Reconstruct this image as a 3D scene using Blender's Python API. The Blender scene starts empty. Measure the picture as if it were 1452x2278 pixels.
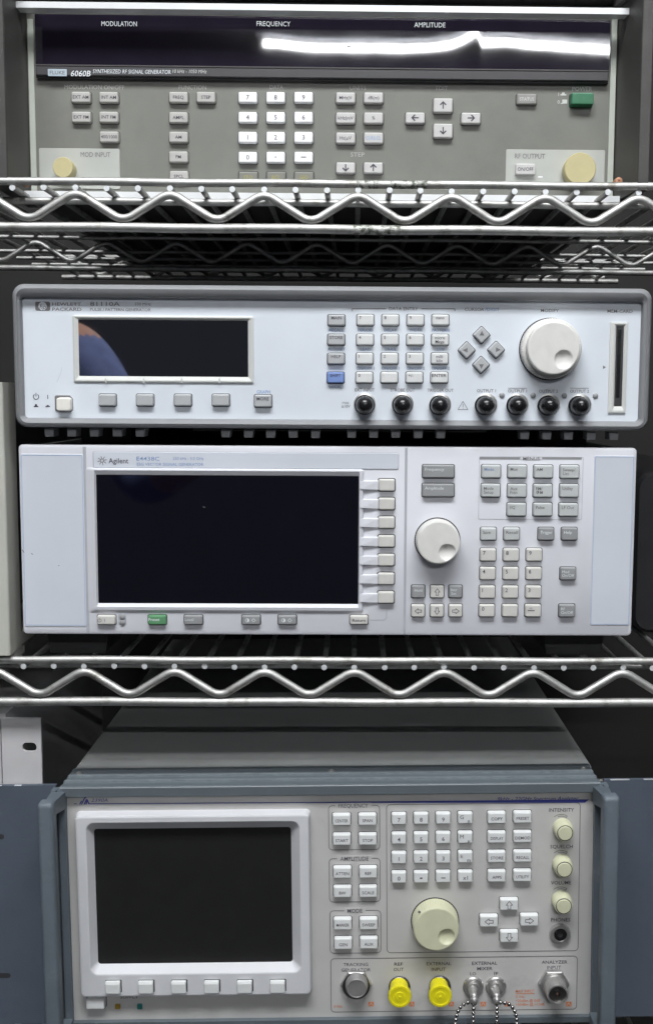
import bpy, math, random
import numpy as np
from mathutils import Vector, Matrix
random.seed(7)
S = 0.001                       # everything below is written in millimetres
H = 1150.0                      # height of the camera above the floor
sc = bpy.context.scene
col = sc.collection

# ------------------------------------------------------------------ camera
F, CX, CY = 2385.85, 817.2, 1133.4          # focal length and optical centre, photograph pixels
PITCH, YAW, ROLL = .10156, .01365, .00627
W0, H0 = 1452.0, 2278.0
_f = Vector((math.sin(YAW)*math.cos(PITCH), math.cos(YAW)*math.cos(PITCH), -math.sin(PITCH)))
_r = Vector((math.cos(YAW), -math.sin(YAW), 0)); _u = _r.cross(_f)
_c, _s = math.cos(ROLL), math.sin(ROLL)
_r, _u = _c*_r + _s*_u, -_s*_r + _c*_u
cam = bpy.data.cameras.new("camera"); cam_o = bpy.data.objects.new("camera", cam); col.objects.link(cam_o)
M3 = Matrix((_r, _u, -_f)).transposed()
cam_o.matrix_world = Matrix.Translation((0, -740*S, H*S)) @ M3.to_4x4()
cam.sensor_fit = 'VERTICAL'; cam.sensor_height = 24.0; cam.lens = 24.0*F/H0
cam.shift_x = (W0/2-CX)/H0; cam.shift_y = (CY-H0/2)/H0
cam.clip_start = 0.02; cam.clip_end = 50
sc.camera = cam_o

# ------------------------------------------------------------------ light
sc.view_settings.view_transform = 'Standard'; sc.view_settings.look = 'None'
sc.view_settings.gamma = 1.0; sc.view_settings.exposure = 0.0
w = bpy.data.worlds.new("World"); sc.world = w; w.use_nodes = True
bg = w.node_tree.nodes["Background"]; bg.inputs[0].default_value = (.86, .92, 1, 1); bg.inputs[1].default_value = 0.07
LAMPS = [(.33, -3.30, 1.34, 215)]     # bare fluorescent batten farther out: x, y, length, tube radiance
PANEL = (-.05, -.83, 1.25, .40, 28.5)    # ceiling panel nearest the rack: x, y, length, width, radiance

# ------------------------------------------------------------------ materials
MATS = {}
def mat(name, c, rough=.5, metal=0.0, var=.06, vscale=60, grain=0.0, gscale=1500, coat=0.0, spec=.5, wear=None, emit=0):
    m = bpy.data.materials.new(name); m.use_nodes = True; nt = m.node_tree; N = nt.nodes; L = nt.links
    b = N["Principled BSDF"]
    b.inputs["Roughness"].default_value = rough; b.inputs["Metallic"].default_value = metal
    b.inputs["Coat Weight"].default_value = coat; b.inputs["Specular IOR Level"].default_value = spec
    tc = N.new("ShaderNodeTexCoord")
    n = N.new("ShaderNodeTexNoise"); n.inputs["Scale"].default_value = vscale; n.inputs["Detail"].default_value = 5
    L.new(tc.outputs["Object"], n.inputs["Vector"])
    r = N.new("ShaderNodeValToRGB"); e = r.color_ramp.elements
    e[0].position = .3; e[1].position = .7
    e[0].color = tuple(v*(1-var) for v in c)+(1,); e[1].color = tuple(min(1, v*(1+var)) for v in c)+(1,)
    L.new(n.outputs["Fac"], r.inputs["Fac"]); out = r.outputs["Color"]
    if wear:                                    # worn or grimy spots of another colour
        wc, wscale, lo, hi = wear
        n2 = N.new("ShaderNodeTexNoise"); n2.inputs["Scale"].default_value = wscale; n2.inputs["Detail"].default_value = 8
        n2.inputs["Roughness"].default_value = .7
        L.new(tc.outputs["Object"], n2.inputs["Vector"])
        mr = N.new("ShaderNodeMapRange"); mr.inputs["From Min"].default_value = lo; mr.inputs["From Max"].default_value = hi
        L.new(n2.outputs["Fac"], mr.inputs["Value"])
        mx = N.new("ShaderNodeMix"); mx.data_type = 'RGBA'; mx.inputs["B"].default_value = tuple(wc)+(1,)
        L.new(mr.outputs["Result"], mx.inputs["Factor"]); L.new(out, mx.inputs["A"]); out = mx.outputs["Result"]
    L.new(out, b.inputs["Base Color"])
    rr = N.new("ShaderNodeMapRange"); rr.inputs["To Min"].default_value = max(0, rough-min(.06, rough*.5)); rr.inputs["To Max"].default_value = min(1, rough+min(.06, rough*.5))
    L.new(n.outputs["Fac"], rr.inputs["Value"]); L.new(rr.outputs["Result"], b.inputs["Roughness"])
    if grain:
        g = N.new("ShaderNodeTexNoise"); g.inputs["Scale"].default_value = gscale; g.inputs["Detail"].default_value = 2
        L.new(tc.outputs["Object"], g.inputs["Vector"])
        bp = N.new("ShaderNodeBump"); bp.inputs["Strength"].default_value = grain; bp.inputs["Distance"].default_value = .0004
        L.new(g.outputs["Fac"], bp.inputs["Height"]); L.new(bp.outputs["Normal"], b.inputs["Normal"])
    MATS[name] = m; return m
mat("chrome", (.50, .50, .485), .54, .88, .10, 90, .06, 900, wear=((.24, .23, .205), 85, .52, .72))
mat("chrome_end", (.72, .74, .75), .55, .4, .12, 500)
mat("fluke_panel", (.178, .180, .158), .55, 0, .06, 40, .12, 1800, wear=((.145, .145, .128), 14, .52, .8))
mat("fluke_plate", (.43, .44, .41), .5, 0, .04, 60, .06)
mat("fluke_trim", (.50, .53, .47), .45, 0, .05, 60)
mat("trim_white", (.74, .75, .76), .25, 0, .03, 60, wear=((.45, .44, .43), 160, .70, .78))
mat("fluke_side", (.058, .056, .053), .5, 0, .14, 70, .35, 1300)
mat("fluke_case", (.060, .055, .055), .5, 0, .1, 60, .2)
mat("film", (.014, .011, .020), .03, 0, .1, 50, spec=.24)
mat("strip_dark", (.048, .046, .050), .5, 0, .08, 60, .1)
mat("badge", (.42, .50, .56), .4)
mat("key_grey", (.44, .43, .41), .45, 0, .05, 120, .05)
mat("key_white", (.86, .86, .87), .4, 0, .02, 120)
mat("key_panel", (.20, .20, .175), .5, 0, .05, 120)
mat("key_light", (.53, .52, .51), .45, 0, .04, 120, .05)
mat("key_dull", (.27, .265, .25), .5, 0, .08, 200, .1)
mat("key_green", (.018, .145, .065), .4, 0, .12, 150, .05)
mat("tan_cap", (.52, .46, .25), .5, 0, .05, 80)
mat("copper", (.50, .26, .16), .45, .4, .2, 300)
mat("ink_dark", (.055, .05, .07), .6, 0, .05)
mat("ink_grey", (.16, .155, .16), .6)
mat("ink_pale", (.55, .56, .53), .6)
mat("ink_faint", (.46, .46, .44), .6)
mat("ink_white", (.72, .76, .78), .6)
mat("ink_yellow", (.36, .33, .08), .6)
mat("ink_blue", (.20, .30, .52), .6)
mat("ink_paleblue", (.26, .38, .62), .6)
mat("ink_navy", (.035, .045, .24), .5)
mat("ink_orange", (.66, .22, .09), .6)
mat("gap_dark", (.03, .03, .032), .7)
mat("hp_panel", (.66, .70, .755), .5, 0, .05, 14, .08, 1600, wear=((.52, .54, .57), 90, .70, .80))
mat("hp_bumper", (.235, .24, .25), .6, 0, .06, 50, .3, 1200)
mat("hp_frame", (.60, .61, .59), .45, 0, .03, 60)
mat("hp_key", (.42, .43, .44), .5, 0, .04, 120, .05)
mat("hp_keylight", (.66, .665, .66), .5, 0, .03, 120, .05)
mat("hp_blue", (.17, .26, .55), .5, 0, .05, 120, .05)
mat("glass_black", (.004, .004, .008), .02, 0, .1, 50, spec=.9); MATS["glass_black"].node_tree.nodes["Principled BSDF"].inputs["IOR"].default_value = 1.85
mat("glass_navy", (.002, .002, .006), .04, 0, .1, 50, spec=.8)
mat("ivory", (.80, .78, .72), .4, 0, .03, 120)
mat("knob_white", (.70, .69, .66), .45, 0, .04, 150, .06, wear=((.5, .49, .46), 400, .68, .75))
mat("rubber_black", (.010, .010, .011), .27, 0, .2, 60)
mat("steel", (.56, .55, .54), .36, .85, .12, 200, .06, 900)
mat("steel_dark", (.18, .175, .17), .35, 1.0, .15, 200)
mat("bead_steel", (.42, .41, .40), .25, 1.0, .1, 200)
mat("cap_grey", (.40, .39, .39), .42, .6, .1, 120)
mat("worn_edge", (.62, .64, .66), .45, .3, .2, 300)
mat("led_off", (.30, .31, .32), .35)
mat("ag_body", (.63, .635, .68), .5, 0, .05, 13, .12, 1500, wear=((.47, .47, .49), 110, .69, .77))
mat("ag_panel", (.60, .63, .69), .5, 0, .05, 12, .10, 1500, wear=((.45, .46, .50), 60, .74, .78))
mat("ag_key", (.50, .52, .52), .5, 0, .04, 120, .05)
mat("ag_keywarm", (.60, .59, .56), .5, 0, .04, 120, .05)
mat("ag_dark", (.28, .285, .29), .5, 0, .05, 120, .05)
mat("ag_green", (.10, .27, .13), .5, 0, .06, 120, .05)
mat("line_shade", (.40, .41, .45), .6)
mat("mfr_panel", (.50, .49, .48), .55, 0, .05, 30, .10, 1500, wear=((.40, .39, .38), 24, .58, .8))
mat("mfr_bezel", (.62, .625, .65), .5, 0, .03, 40, .25, 1300)
mat("mfr_key", (.72, .73, .73), .45, 0, .03, 120, .04)
mat("mfr_blue", (.115, .140, .165), .5, 0, .07, 60, .45, 1100, wear=((.16, .185, .21), 50, .56, .75))
mat("mfr_ear", (.082, .100, .130), .5, 0, .06, 40, .30, 1100, wear=((.068, .085, .115), 20, .5, .7))
mat("mfr_lip", (.11, .132, .148), .4, 0, .06, 60, .2, 1200)
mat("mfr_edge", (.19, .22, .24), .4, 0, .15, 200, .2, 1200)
mat("mfr_cover", (.42, .43, .425), .5, 0, .05, 30, .12, 1200, wear=((.34, .35, .34), 60, .66, .76))
mat("mfr_screen", (.012, .012, .012), .45, 0, .06, 60, .12, 2400, spec=.4)
mat("cream", (.62, .62, .44), .45, 0, .03, 120)
mat("cream_side", (.50, .50, .36), .5, 0, .05, 150)
mat("yellow", (.78, .70, .012), .42, 0, .04, 90, .08)
mat("amber", (.30, .20, .03), .4)
mat("teal", (.02, .17, .16), .4)
mat("beige", (.50, .50, .45), .5, 0, .06, 40, .15)
mat("beige_side", (.26, .26, .24), .55, 0, .08, 40, .15)
mat("ear_white", (.56, .55, .56), .45, 0, .06, 40, .1)
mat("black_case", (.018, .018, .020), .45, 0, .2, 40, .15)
mat("wall_grey", (.03, .03, .028), .8, 0, .2, 4)
mat("floor_dark", (.035, .034, .033), .7, 0, .3, 4)
mat("scratch_grey", (.52, .54, .58), .6)
mat("ceiling_white", (.55, .55, .54), .8, 0, .05, 2)
mat("worn_rail", (.46, .46, .44), .55, .5, .3, 300, wear=((.10, .11, .085), 260, .47, .55))
mat("foot_black", (.02, .02, .02), .7)

# ------------------------------------------------------------------ mesh helpers
def rrect(x0, x1, z0, z1, r, n=4):
    r = max(1e-4, min(r, (x1-x0)/2-1e-4, (z1-z0)/2-1e-4)); P = []
    for cx, cz, a0 in ((x1-r, z1-r, 0), (x0+r, z1-r, 90), (x0+r, z0+r, 180), (x1-r, z0+r, 270)):
        for k in range(n+1):
            a = math.radians(a0+90*k/n); P.append((cx+r*math.cos(a), cz+r*math.sin(a)))
    return P
class MB:
    def __init__(s): s.v, s.f, s.m, s.sm = [], [], [], []
    def add(s, vs, fs, m=0, smooth=False):
        o = len(s.v); s.v += [tuple(p) for p in vs]
        for q in fs: s.f.append(tuple(i+o for i in q)); s.m.append(m); s.sm.append(smooth)
    def box(s, x0, x1, y0, y1, z0, z1, m=0):
        s.add([(x, y, z) for z in (z0, z1) for y in (y0, y1) for x in (x0, x1)],
              [(0, 2, 3, 1), (4, 5, 7, 6), (0, 1, 5, 4), (2, 6, 7, 3), (0, 4, 6, 2), (1, 3, 7, 5)], m)
    def loft(s, loops, m=0, cap0=False, cap1=True, smooth=False, n=4, capm=None):
        """loops of rounded rectangles (x0,x1,z0,z1,r,y) joined one to the next, the first farthest from the viewer"""
        o = len(s.v); L = None
        for lp in loops:
            P = rrect(*lp[:5], n=n); L = len(P); s.v += [(x, lp[5], z) for x, z in P]
        for i in range(len(loops)-1):
            for k in range(L):
                a, b = o+i*L+k, o+i*L+(k+1) % L
                s.f.append((a, a+L, b+L, b)); s.m.append(m); s.sm.append(smooth)
        if cap0: s.f.append(tuple(o+k for k in range(L))); s.m.append(m); s.sm.append(False)
        if cap1: s.f.append(tuple(o+(len(loops)-1)*L+k for k in range(L-1, -1, -1))); s.m.append(m if capm is None else capm); s.sm.append(False)
    def lathe(s, prof, seg=32, m=0, cx=0, cz=0, smooth=True, cap=True, capm=None, teeth=0, tz=0, hexa=False):
        """profile (radius, y) turned about the viewing (y) axis; the last ring is the front"""
        o = len(s.v)
        for r, y in prof:
            for k in range(seg):
                a = 2*math.pi*k/seg; q = r*(1-teeth*(k % 2))
                s.v.append((cx+q*math.cos(a), y, cz+q*math.sin(a)))
        for i in range(len(prof)-1):
            for k in range(seg):
                a, b = o+i*seg+k, o+i*seg+(k+1) % seg
                s.f.append((a, a+seg, b+seg, b)); s.m.append(m); s.sm.append(smooth)
        if cap: s.f.append(tuple(o+(len(prof)-1)*seg+k for k in range(seg-1, -1, -1))); s.m.append(m if capm is None else capm); s.sm.append(False)
    def tube(s, P, r, seg=10, m=0, closed_ends=True, capm=None):
        P = [Vector(p) for p in P]; o = len(s.v); n = len(P)
        up = Vector((0, 1, 0)) if abs((P[-1]-P[0]).normalized().y) < .9 else Vector((1, 0, 0))
        for i, p in enumerate(P):
            t = (P[min(i+1, n-1)]-P[max(i-1, 0)]).normalized(); a = t.cross(up).normalized(); b = a.cross(t)
            for k in range(seg):
                q = 2*math.pi*k/seg; s.v.append(tuple(p+r*(math.cos(q)*a+math.sin(q)*b)))
        for i in range(n-1):
            for k in range(seg):
                a, b = o+i*seg+k, o+i*seg+(k+1) % seg
                s.f.append((a, b, b+seg, a+seg)); s.m.append(m); s.sm.append(True)
        if closed_ends:
            s.f.append(tuple(o+k for k in range(seg-1, -1, -1))); s.f.append(tuple(o+(n-1)*seg+k for k in range(seg)))
            cm = m if capm is None else capm; s.m += [cm, cm]; s.sm += [False, False]
    def ball(s, c, r, m=0, seg=10, rings=6):
        o = len(s.v)
        for i in range(rings+1):
            t = math.pi*i/rings
            for k in range(seg):
                a = 2*math.pi*k/seg; s.v.append((c[0]+r*math.sin(t)*math.cos(a), c[1]+r*math.sin(t)*math.sin(a), c[2]+r*math.cos(t)))
        for i in range(rings):
            for k in range(seg):
                a, b = o+i*seg+k, o+i*seg+(k+1) % seg
                s.f.append((a, a+seg, b+seg, b)); s.m.append(m); s.sm.append(True)
    def prism_z(s, P, z0, z1, m=0):
        n = len(P); s.add([(x, y, z) for z in (z0, z1) for x, y in P],
            [(k, (k+1) % n, (k+1) % n+n, k+n) for k in range(n)]+[tuple(range(n-1, -1, -1)), tuple(range(n, 2*n))], m)
    def prism_y(s, P, y0, y1, m=0):           # P in (x,z), counter-clockwise seen from the viewer; y0 near, y1 far
        n = len(P); s.add([(x, y, z) for y in (y0, y1) for x, z in P],
            [(k, k+n, (k+1) % n+n, (k+1) % n) for k in range(n)]+[tuple(range(n)), tuple(range(2*n-1, n-1, -1))], m)
    def stroke(s, P, wd, y, m=0, closed=False):
        P = [Vector(p) for p in P]; n = len(P)
        for i in range(n if closed else n-1):
            a, b = P[i], P[(i+1) % n]; d = (b-a).normalized(); e = Vector((-d.y, d.x))*wd/2; d = d*wd/2*.6
            s.add([(q.x, y-.004*(i % 2), q.y) for q in (a-d-e, b+d-e, b+d+e, a-d+e)], [(0, 1, 2, 3)], m)
    def poly(s, P, y, m=0): s.add([(x, y, z) for x, z in P], [tuple(range(len(P)))], m)
    def mesh(s, name, mats, fix=True):
        me = bpy.data.meshes.new(name)
        me.from_pydata([(x*S, y*S, z*S) for x, y, z in s.v], [], s.f)
        for k in mats: me.materials.append(MATS[k])
        me.polygons.foreach_set("material_index", s.m); me.polygons.foreach_set("use_smooth", s.sm)
        if fix:
            import bmesh
            b = bmesh.new(); b.from_mesh(me); bmesh.ops.recalc_face_normals(b, faces=b.faces); b.to_mesh(me); b.free()
        me.update()
        if True in s.sm: me.set_sharp_from_angle(angle=math.radians(38))
        return me
def link(name, me, parent=None, loc=(0, 0, 0)):
    o = bpy.data.objects.new(name, me); col.objects.link(o); o.location = [c*S for c in loc]
    if parent is not None: o.parent = parent
    return o
def part(name, mb, mats, parent=None, loc=(0, 0, 0), label=None, fix=True):
    o = link(name, mb.mesh(name, [mats] if isinstance(mats, str) else mats, fix), parent, loc)
    if label: o["label"] = label
    return o
def tag(o, label, cat, group=None):
    o["label"] = label; o["category"] = cat
    if group: o["group"] = group
    return o
def empty(name, x, y, z):
    o = bpy.data.objects.new(name, None); col.objects.link(o); o.location = (x*S, y*S, z*S); o.empty_display_size = .02; return o

def U(px, py, Y):
    """pixel of the photograph -> (X, Z) in mm on the upright plane at depth Y"""
    d = _f + _r*((px-CX)/F) - _u*((py-CY)/F); t = (740+Y)/d.y
    return d.x*t, H+d.z*t

PENDING = []                     # lettering, turned into meshes all at once at the end
class Instrument:
    """a front panel at depth yf; pixel positions become local millimetres (x to the right, y away, z up)"""
    def __init__(s, name, yf, xc, zbase, roll=0):
        s.yf, s.xc, s.zb, s.roll = yf, xc, zbase, roll
        s.root = empty(name, xc, yf, zbase); s.root.rotation_euler = (0, -roll, 0)
        s.keymesh = {}
    def p(s, px, py, y=0):
        X, Z = U(px, py, s.yf+y); X -= s.xc; Z -= s.zb
        c, q = math.cos(s.roll), math.sin(s.roll)
        return c*X+q*Z, -q*X+c*Z
    def k(s, px, py, y=0):
        a = s.p(px-5, py, y); b = s.p(px+5, py, y); return math.hypot(b[0]-a[0], b[1]-a[1])/10
    def rect(s, x0, y0, x1, y1, y=0):
        xm, ym = (x0+x1)/2, (y0+y1)/2
        return s.p(x0, ym, y)[0], s.p(x1, ym, y)[0], s.p(xm, y1, y)[1], s.p(xm, y0, y)[1]
    def text(s, t, px, py, cap, ink, y=-.15, parent=None, wpx=None, al='C', bold=0, shear=0, name='lettering', off=(0, 0, 0)):
        k = s.k(px, py, y); x, z = s.p(px, py, y)
        PENDING.append((t, x-off[0], y-off[1], z-off[2], cap*k, ink, parent or s.root, wpx*k if wpx else None, al, bold, shear, name))
    def key(s, px, py, w, h, m, depth=3.2, txt=None, ink='ink_grey', cap=7, bold=.01, r=1.0, sym=None, label=None, name='button',
            tx=0, ty=0, al='C', wmax=None, bev=.7, gap=.35, gapm='gap_dark', lead=1.45, draft=.35):
        k = s.k(px, py, -depth); W, Hh = w*k/2, h*k/2
        x, z = s.p(px, py, -depth)
        kk = (round(W, 1), round(Hh, 1), m, depth, r, bev, gapm)
        if kk not in s.keymesh:
            b = MB(); W, Hh = kk[0], kk[1]
            g = gap
            b.loft([(-W-g-draft, W+g+draft, -Hh-g-draft, Hh+g+draft, r+g, -.06), (-W-g-draft, W+g+draft, -Hh-g-draft, Hh+g+draft, r+g, -.1)], 1, n=3)
            b.loft([(-W-draft, W+draft, -Hh-draft, Hh+draft, r+draft, .0), (-W, W, -Hh, Hh, r, -depth+bev),
                    (-W+bev*.3, W-bev*.3, -Hh+bev*.3, Hh-bev*.3, max(.2, r-bev*.3), -depth+bev*.3), (-W+bev, W-bev, -Hh+bev, Hh-bev, max(.2, r-bev), -depth)], 0, n=3)
            s.keymesh[kk] = b.mesh(name, [m, gapm])
        o = link(name, s.keymesh[kk], s.root, (x, 0, z))
        if label: o["label"] = label
        if txt:
            L = txt.split('\n')
            for i, t in enumerate(L):
                yy = py+ty+(i-(len(L)-1)/2)*cap*lead
                s.text(t, px+tx, yy, cap, ink, -depth-.12, o, wmax, al, bold, off=(x, 0, z))
        if sym:
            b = MB(); sym(b, k, -depth-.12); part('symbol', b, ink, o, (tx*k, 0, -ty*k), fix=False)
        return o
def flush_text():
    objs = []
    for t in PENDING:
        c = bpy.data.curves.new('lettering', 'FONT'); c.body = t[0]; c.size = 1; c.resolution_u = 2; c.fill_mode = 'FRONT'
        c.offset = min(t[9], .007); c.shear = t[10]
        o = bpy.data.objects.new('tmp_text', c); col.objects.link(o); objs.append(o)
    bpy.context.view_layer.update(); dg = bpy.context.evaluated_depsgraph_get()
    for o, (t, x, y, z, cap, ink, par, wd, al, bold, shear, name) in zip(objs, PENDING):
        me = bpy.data.meshes.new_from_object(o.evaluated_get(dg)); me.name = name
        n = len(me.vertices); co = np.zeros(n*3); me.vertices.foreach_get('co', co); co = co.reshape(-1, 3)
        capu = .729; sx = sz = cap/capu
        x0, x1 = co[:, 0].min(), co[:, 0].max()
        if wd: sx = wd/(x1-x0)
        if al == 'C': X = (co[:, 0]-(x0+x1)/2)*sx
        elif al == 'L': X = (co[:, 0]-x0)*sx
        else: X = (co[:, 0]-x1)*sx
        low = co[:, 1].max() < .4
        Z = (co[:, 1]-capu/2)*sz if not low else co[:, 1]*sz-cap*.2
        out = np.stack([X*S, np.zeros(n), Z*S], 1); me.vertices.foreach_set('co', out.ravel()); me.update()
        me.materials.clear(); me.materials.append(MATS[ink])
        q = link(name, me, par, (x, y, z))
    for o in objs:
        c = o.data; bpy.data.objects.remove(o); bpy.data.curves.remove(c)

# symbols drawn on keys: b = MB, k = mm per pixel, y = height
def line_arrow(dx, dz):
    def f(b, k, y):
        t = 7*k; n = (-dz, dx)
        b.stroke([(-dx*t, -dz*t), (dx*t*.8, dz*t*.8)], 2.6*k, y)
        h = 6*k
        b.stroke([(dx*t-dx*h+n[0]*h, dz*t-dz*h+n[1]*h), (dx*t, dz*t), (dx*t-dx*h-n[0]*h, dz*t-dz*h-n[1]*h)], 2.8*k, y-.02)
    return f
def open_arrow(dx, dz, s=1.0, wd=1.6):
    def f(b, k, y):
        q = k*s; n = (-dz, dx)
        P = [(-9, 3.2), (0, 3.2), (0, 7), (9, 0), (0, -7), (0, -3.2), (-9, -3.2)]
        b.stroke([((a*dx+c*n[0])*q, (a*dz+c*n[1])*q) for a, c in P], wd*k, y, closed=True)
    return f
def tri(dx, dz, s=5):
    def f(b, k, y):
        q = k*s; n = (-dz, dx)
        P = [(dx*q, dz*q), (-dx*q+n[0]*q, -dz*q+n[1]*q), (-dx*q-n[0]*q, -dz*q-n[1]*q)]
        b.poly(P, y)
    return f
def arc(cx, cz, r, a0, a1, n=16): return [(cx+r*math.cos(math.radians(a0+(a1-a0)*i/n)), cz+r*math.sin(math.radians(a0+(a1-a0)*i/n))) for i in range(n+1)]

def knob(inst, px, py, R, depth, mats, dim, dimr, base=None, name='knob', teeth=72, cream=False):
    """turning knob with a finger dimple; mats = (face, grip)"""
    k = inst.k(px, py, -depth); x, z = inst.p(px, py, -depth)
    R *= k; dx, dz = inst.p(dim[0], dim[1], -depth); dx -= x; dz -= z; dr = dimr*k
    b = MB(); seg, rings = 96, 30; o = len(b.v)
    Rf = R-1.0
    for i in range(rings+1):
        rr = Rf*(i/rings)**.9
        for j in range(seg):
            a = 2*math.pi*j/seg; X, Z = rr*math.cos(a), rr*math.sin(a); d = math.hypot(X-dx, Z-dz)/dr
            y = -depth
            if d < 1: y += dr*.42*(1-d*d)**.6
            b.v.append((X, y, Z))
    for i in range(rings):
        for j in range(seg):
            a, c = o+i*seg+j, o+i*seg+(j+1) % seg
            b.f.append((a, a+seg, c+seg, c)); b.m.append(0); b.sm.append(True)
    b.lathe([(Rf, -depth), (R-.3, -depth+.3), (R, -depth+1.0)], seg, 0, cap=False)
    kn = part(name, b, mats[0], inst.root, (x, 0, z))
    g = MB()
    if base:
        Rb = base*k
        g.lathe([(Rb, -.1), (Rb, -depth*.45), (Rb-.8, -depth*.52), (R+.2, -depth*.55), (R+.1, -depth+1.0)], teeth*2, 0, cap=False, teeth=.012, smooth=False)
    else:
        g.lathe([(R*1.04, -.1), (R*1.0, -depth+1.0)], teeth*2, 0, cap=False, teeth=.014, smooth=False)
    part('grip_ring', g, mats[1], kn)
    g = MB(); rr = (base*k if base else R*1.04); g.lathe([(rr+.7, -.06), (rr+.7, -.12), (rr-2, -.12)], 64, cap=False); part('shadow_gap', g, 'gap_dark', kn)
    return kn
def plate(inst, x0, y0, x1, y1, yf, yb, m, name, r=.8, bev=.3, n=3, label=None):
    a = inst.rect(x0, y0, x1, y1, yf); b = MB()
    b.loft([a+(r, yb), a+(r, yf+bev), (a[0]+bev, a[1]-bev, a[2]+bev, a[3]-bev, max(.1, r-bev), yf)], n=n)
    return part(name, b, m, inst.root, label=label)
def outline(inst, x0, y0, x1, y1, wpx, m, r=6, y=-.14, name='printed_outline', gaps=None):
    a = inst.rect(x0, y0, x1, y1, y); k = inst.k((x0+x1)/2, (y0+y1)/2); q = wpx*k; r *= k; b = MB()
    b.loft([a+(r, y), (a[0]+q, a[1]-q, a[2]+q, a[3]-q, max(.2, r-q), y)], cap1=False, n=4)
    return part(name, b, m, inst.root, fix=False)
def bar(inst, x0, y0, x1, y1, m, y=-.16, name='printed_line'):
    b = MB(); x, z = inst.p(x0, y0, y); x2, z2 = inst.p(x1, y1, y)
    b.poly([(x, z2), (x2, z2), (x2, z), (x, z)], y); return part(name, b, m, inst.root, fix=False)

# ================================================================== setting
b = MB(); b.box(-1400, 1400, 640, 660, 0, 2500); o = part('wall', b, 'wall_grey'); o['kind'] = 'structure'
b = MB(); b.box(-1400, 1400, -3600, 640, -20, 0); o = part('floor', b, 'floor_dark'); o['kind'] = 'structure'

for xx in (-470, 440):  # unseen side walls, added to keep stray light out of the gaps
    b = MB(); b.box(xx-10, xx+10, -60, 639, 0, 2500); o = part('wall', b, 'wall_grey'); o['kind'] = 'structure'

b = MB(); b.box(-2600, 2600, -5200, 900, H+1440, H+1460); o = part('ceiling', b, 'ceiling_white'); o['kind'] = 'structure'
for lx, ly, ll, lr in LAMPS:
    root = empty('ceiling_lamp', lx*1000, ly*1000, H+1320); tag(root, 'fluorescent batten above the aisle, %s the rack' % ('farthest out from'), 'ceiling lamp')
    b = MB(); b.loft([(-ll*500-30, ll*500+30, 30, 90, 4, 14), (-ll*500-30, ll*500+30, 30, 90, 4, -14)], cap0=True); part('housing', b, 'line_shade', root)
    mat('tube_light_%d' % len(root.name), (.9, .9, .9), .4); tm = MATS['tube_light_%d' % len(root.name)].copy(); MATS['tube%g' % ly] = tm
    pb = tm.node_tree.nodes['Principled BSDF']; pb.inputs['Emission Color'].default_value = (.965, .985, 1, 1); pb.inputs['Emission Strength'].default_value = lr
    b = MB(); b.tube([(-ll*500, 0, 0), (ll*500, 0, 0)], 13, 12); part('fluorescent_tube', b, 'tube%g' % ly, root)
px_, py_, pl, pw, pr_ = PANEL
root = empty('ceiling_lamp', px_*1000, py_*1000, H+1320); tag(root, 'wide fluorescent ceiling panel with diffuser above the aisle just before the rack', 'ceiling lamp')
b = MB(); x, y = pl*500, pw*500
b.box(-x-20, x+20, -y-20, -y-.5, 0, 118); b.box(-x-20, x+20, y+.5, y+20, 0, 118); b.box(-x-20, -x-.5, -y-.4, y+.4, 0, 118); b.box(x+.5, x+20, -y-.4, y+.4, 0, 118); part('frame', b, 'trim_white', root)
mat('diffuser', (.9, .9, .9), .4); pb = MATS['diffuser'].node_tree.nodes['Principled BSDF']; pb.inputs['Emission Color'].default_value = (.965, .985, 1, 1); pb.inputs['Emission Strength'].default_value = pr_
b = MB(); b.box(-x, x, -y, y, 4, 8); part('diffuser_panel', b, 'diffuser', root)

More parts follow.
